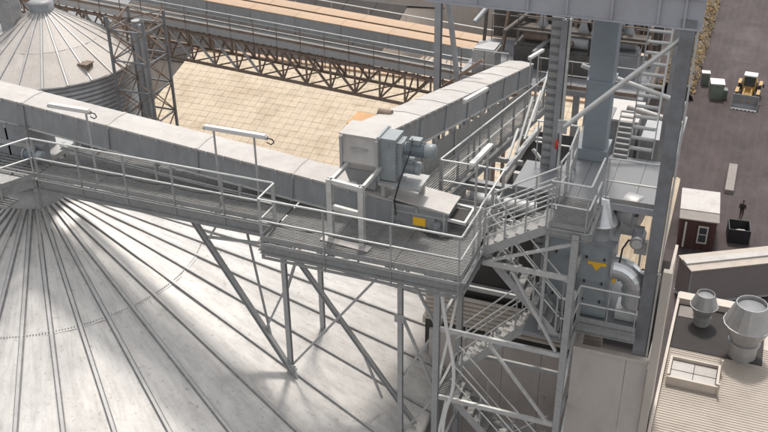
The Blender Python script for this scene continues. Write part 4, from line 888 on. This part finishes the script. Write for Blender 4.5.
railing(bp, [(-5.4, 17.5, fpz), (-3.5, 17.5, fpz)], step=1, toe=.15, pm=RUST, m_=GALV); railing(bp, [(-2.3, 17.5, fpz), (1.4, 17.5, fpz)], step=1.2, toe=.15, pm=RUST, m_=GALV); railing(bp, [(-5.4, 21.9, fpz), (1.5, 21.9, fpz)], step=1.4, toe=0, pm=RUST, m_=GALV)
for x in (-5.2, -1.5, 1.3):
    for y in (17.8, 21.7): MB().beam((x, y, GZ), (x, y, fpz-.2), .25, .25).build('leg', STEELD, bp)
for x in (-3.4, -1.6, .6): MB().ibeam((x, 22, fpz), (x, 22, 3.2), .22, .22, .03, (0, 1, 0)).build('mast', RUST, bp)
MB().beam((-5, 22, 1.2), (1.4, 22, 1.2), .16, .2).build('cross_beam', RUST, bp)
for k, (x, y, s_, m_) in enumerate(((-4.6, 18.4, .45, COWL), (-3.0, 19.6, .7, DKS0), (-1.3, 19.2, .6, DKS0), (.3, 19.8, .75, STEELD))):
    t = thing('drive_unit', ['small pale drive cabinet at the left end of the dark back platform', 'dark drive unit with round motor, second from left on the back platform', 'grey drive unit with round motor, third on the back platform', 'dark drive unit nearest the elevator tower on the back platform'][k], 'drive', (x, y, fpz), 'drives on the back platform')
    bx((x-s_, y-.5, fpz), (x+s_, y+.5, fpz+.9), 'casing', m_, t); bx((x-s_*.9, y-.45, fpz+.9), (x+s_*.9, y+.45, fpz+1.0), 'lid', m_, t)
    if k: MB().tube((x-s_*.6, y, fpz+1.25), (x+s_*.8, y, fpz+1.25), .27, 14).build('motor', RUST if k == 1 else STEELD, t); MB().lathe([(.25, 0), (.25, .5), (.12, .9), (.12, 1.6)], Matrix.Translation((x+s_*.3, y+.3, fpz+1.0)), 12).build('spout', SIDE, t)
DKS = mat('dark_oily_steel', (.075, .065, .058), .6, .1, var=.3, scale=3, dirt=(.16, .12, .09), damt=.5)
for k in range(9): bx((-5.4+k*.78, 22.3, fpz), (-5.4+k*.78+.77, 22.36, random.uniform(.6, 2.2)), 'screen_board', DKS, bp)
for k in range(10):
    x = -5.3+k*.74; MB().beam((x, 20.4+random.uniform(-1, 1), fpz), (x+random.uniform(-.2, .2), 20.6+random.uniform(-1, 1), fpz+random.uniform(1.8, 4.2)), .12, .12).build('upright', RUST if k % 2 else DKS, bp)
for k in range(5): MB().tube((-5.2+k*1.2, 18.6, fpz+random.uniform(.8, 2)), (-4.2+k*1.3, 21.4, fpz+random.uniform(1.5, 3.2)), .1, 10).build('spout_pipe', DKS if k % 2 else SIDE, bp)
railing(bp, [(-3.6, 19, fpz+1.6), (1.4, 19, fpz+1.6)], step=1.1, toe=.1, pm=DKS, m_=RUST); bx((-3.6, 19, fpz+1.5), (1.4, 20, fpz+1.56), 'upper_deck', DKS, bp)
# steel tower behind: tall dark block with cone silo and roofs far away
fs = thing('far_cone_silo', 'far silo with sunlit beige cone roof behind the drive platform', 'silo', (-19.2, 62, GZ))
cone_silo(fs, -19.2, 62, -17.5, .75, .5, 2.4, 5.0, 22, R(5), GZ, SILO3, SILOW, ribw=.05, ribh=.08, sub=2, wallseg=4, corr=.6, bolts=False)
def shed(label, x0, x1, y0, y1, ze, zr, rm, wm=CLAD, n=8):
    t = thing('far_shed', label, 'shed', ((x0+x1)/2, (y0+y1)/2, GZ), 'far sheds behind the works'); ym = (y0+y1)/2
    b = MB(); b.prism([(y0, GZ), (y0, ze), (ym, zr), (y1, ze), (y1, GZ)], x0, x1); b.build('wall', wm, t)
    for i in range(n):
        a, c = x0-.2+(x1-x0+.4)*i/n, x0-.2+(x1-x0+.4)*(i+1)/n-.05
        for s_, (ya, yb2) in ((0, (y0-.3, ym)), (1, (ym, y1+.3))):
            d = MB(); za, zb2 = (ze+.05, zr+.2) if not s_ else (zr+.2, ze+.05); d.add([(a, ya, za), (c, ya, za), (c, yb2, zb2), (a, yb2, zb2), (a, ya, za-.1), (c, ya, za-.1), (c, yb2, zb2-.1), (a, yb2, zb2-.1)], [(0, 1, 2, 3), (4, 7, 6, 5), (0, 4, 5, 1), (1, 5, 6, 2), (2, 6, 7, 3), (3, 7, 4, 0)]); d.build('roof_sheet', rm, t)
    return t
shed('far shed with dark roof behind the dusty orange conveyor', -48, -25, 54, 76, -20, -16.5, MEMB)
shed('far shed with cream roof behind the elevator tower', -12, -3.4, 62, 84, -19.5, -16, WARE)
shed('far shed with grey roof beyond the back silo', -84, -52, 52, 80, -20, -16, STEELD)
shed('farthest shed with dark roof behind the far cone silo', -40, -6, 86, 118, -21, -17, MEMB, WALLG)
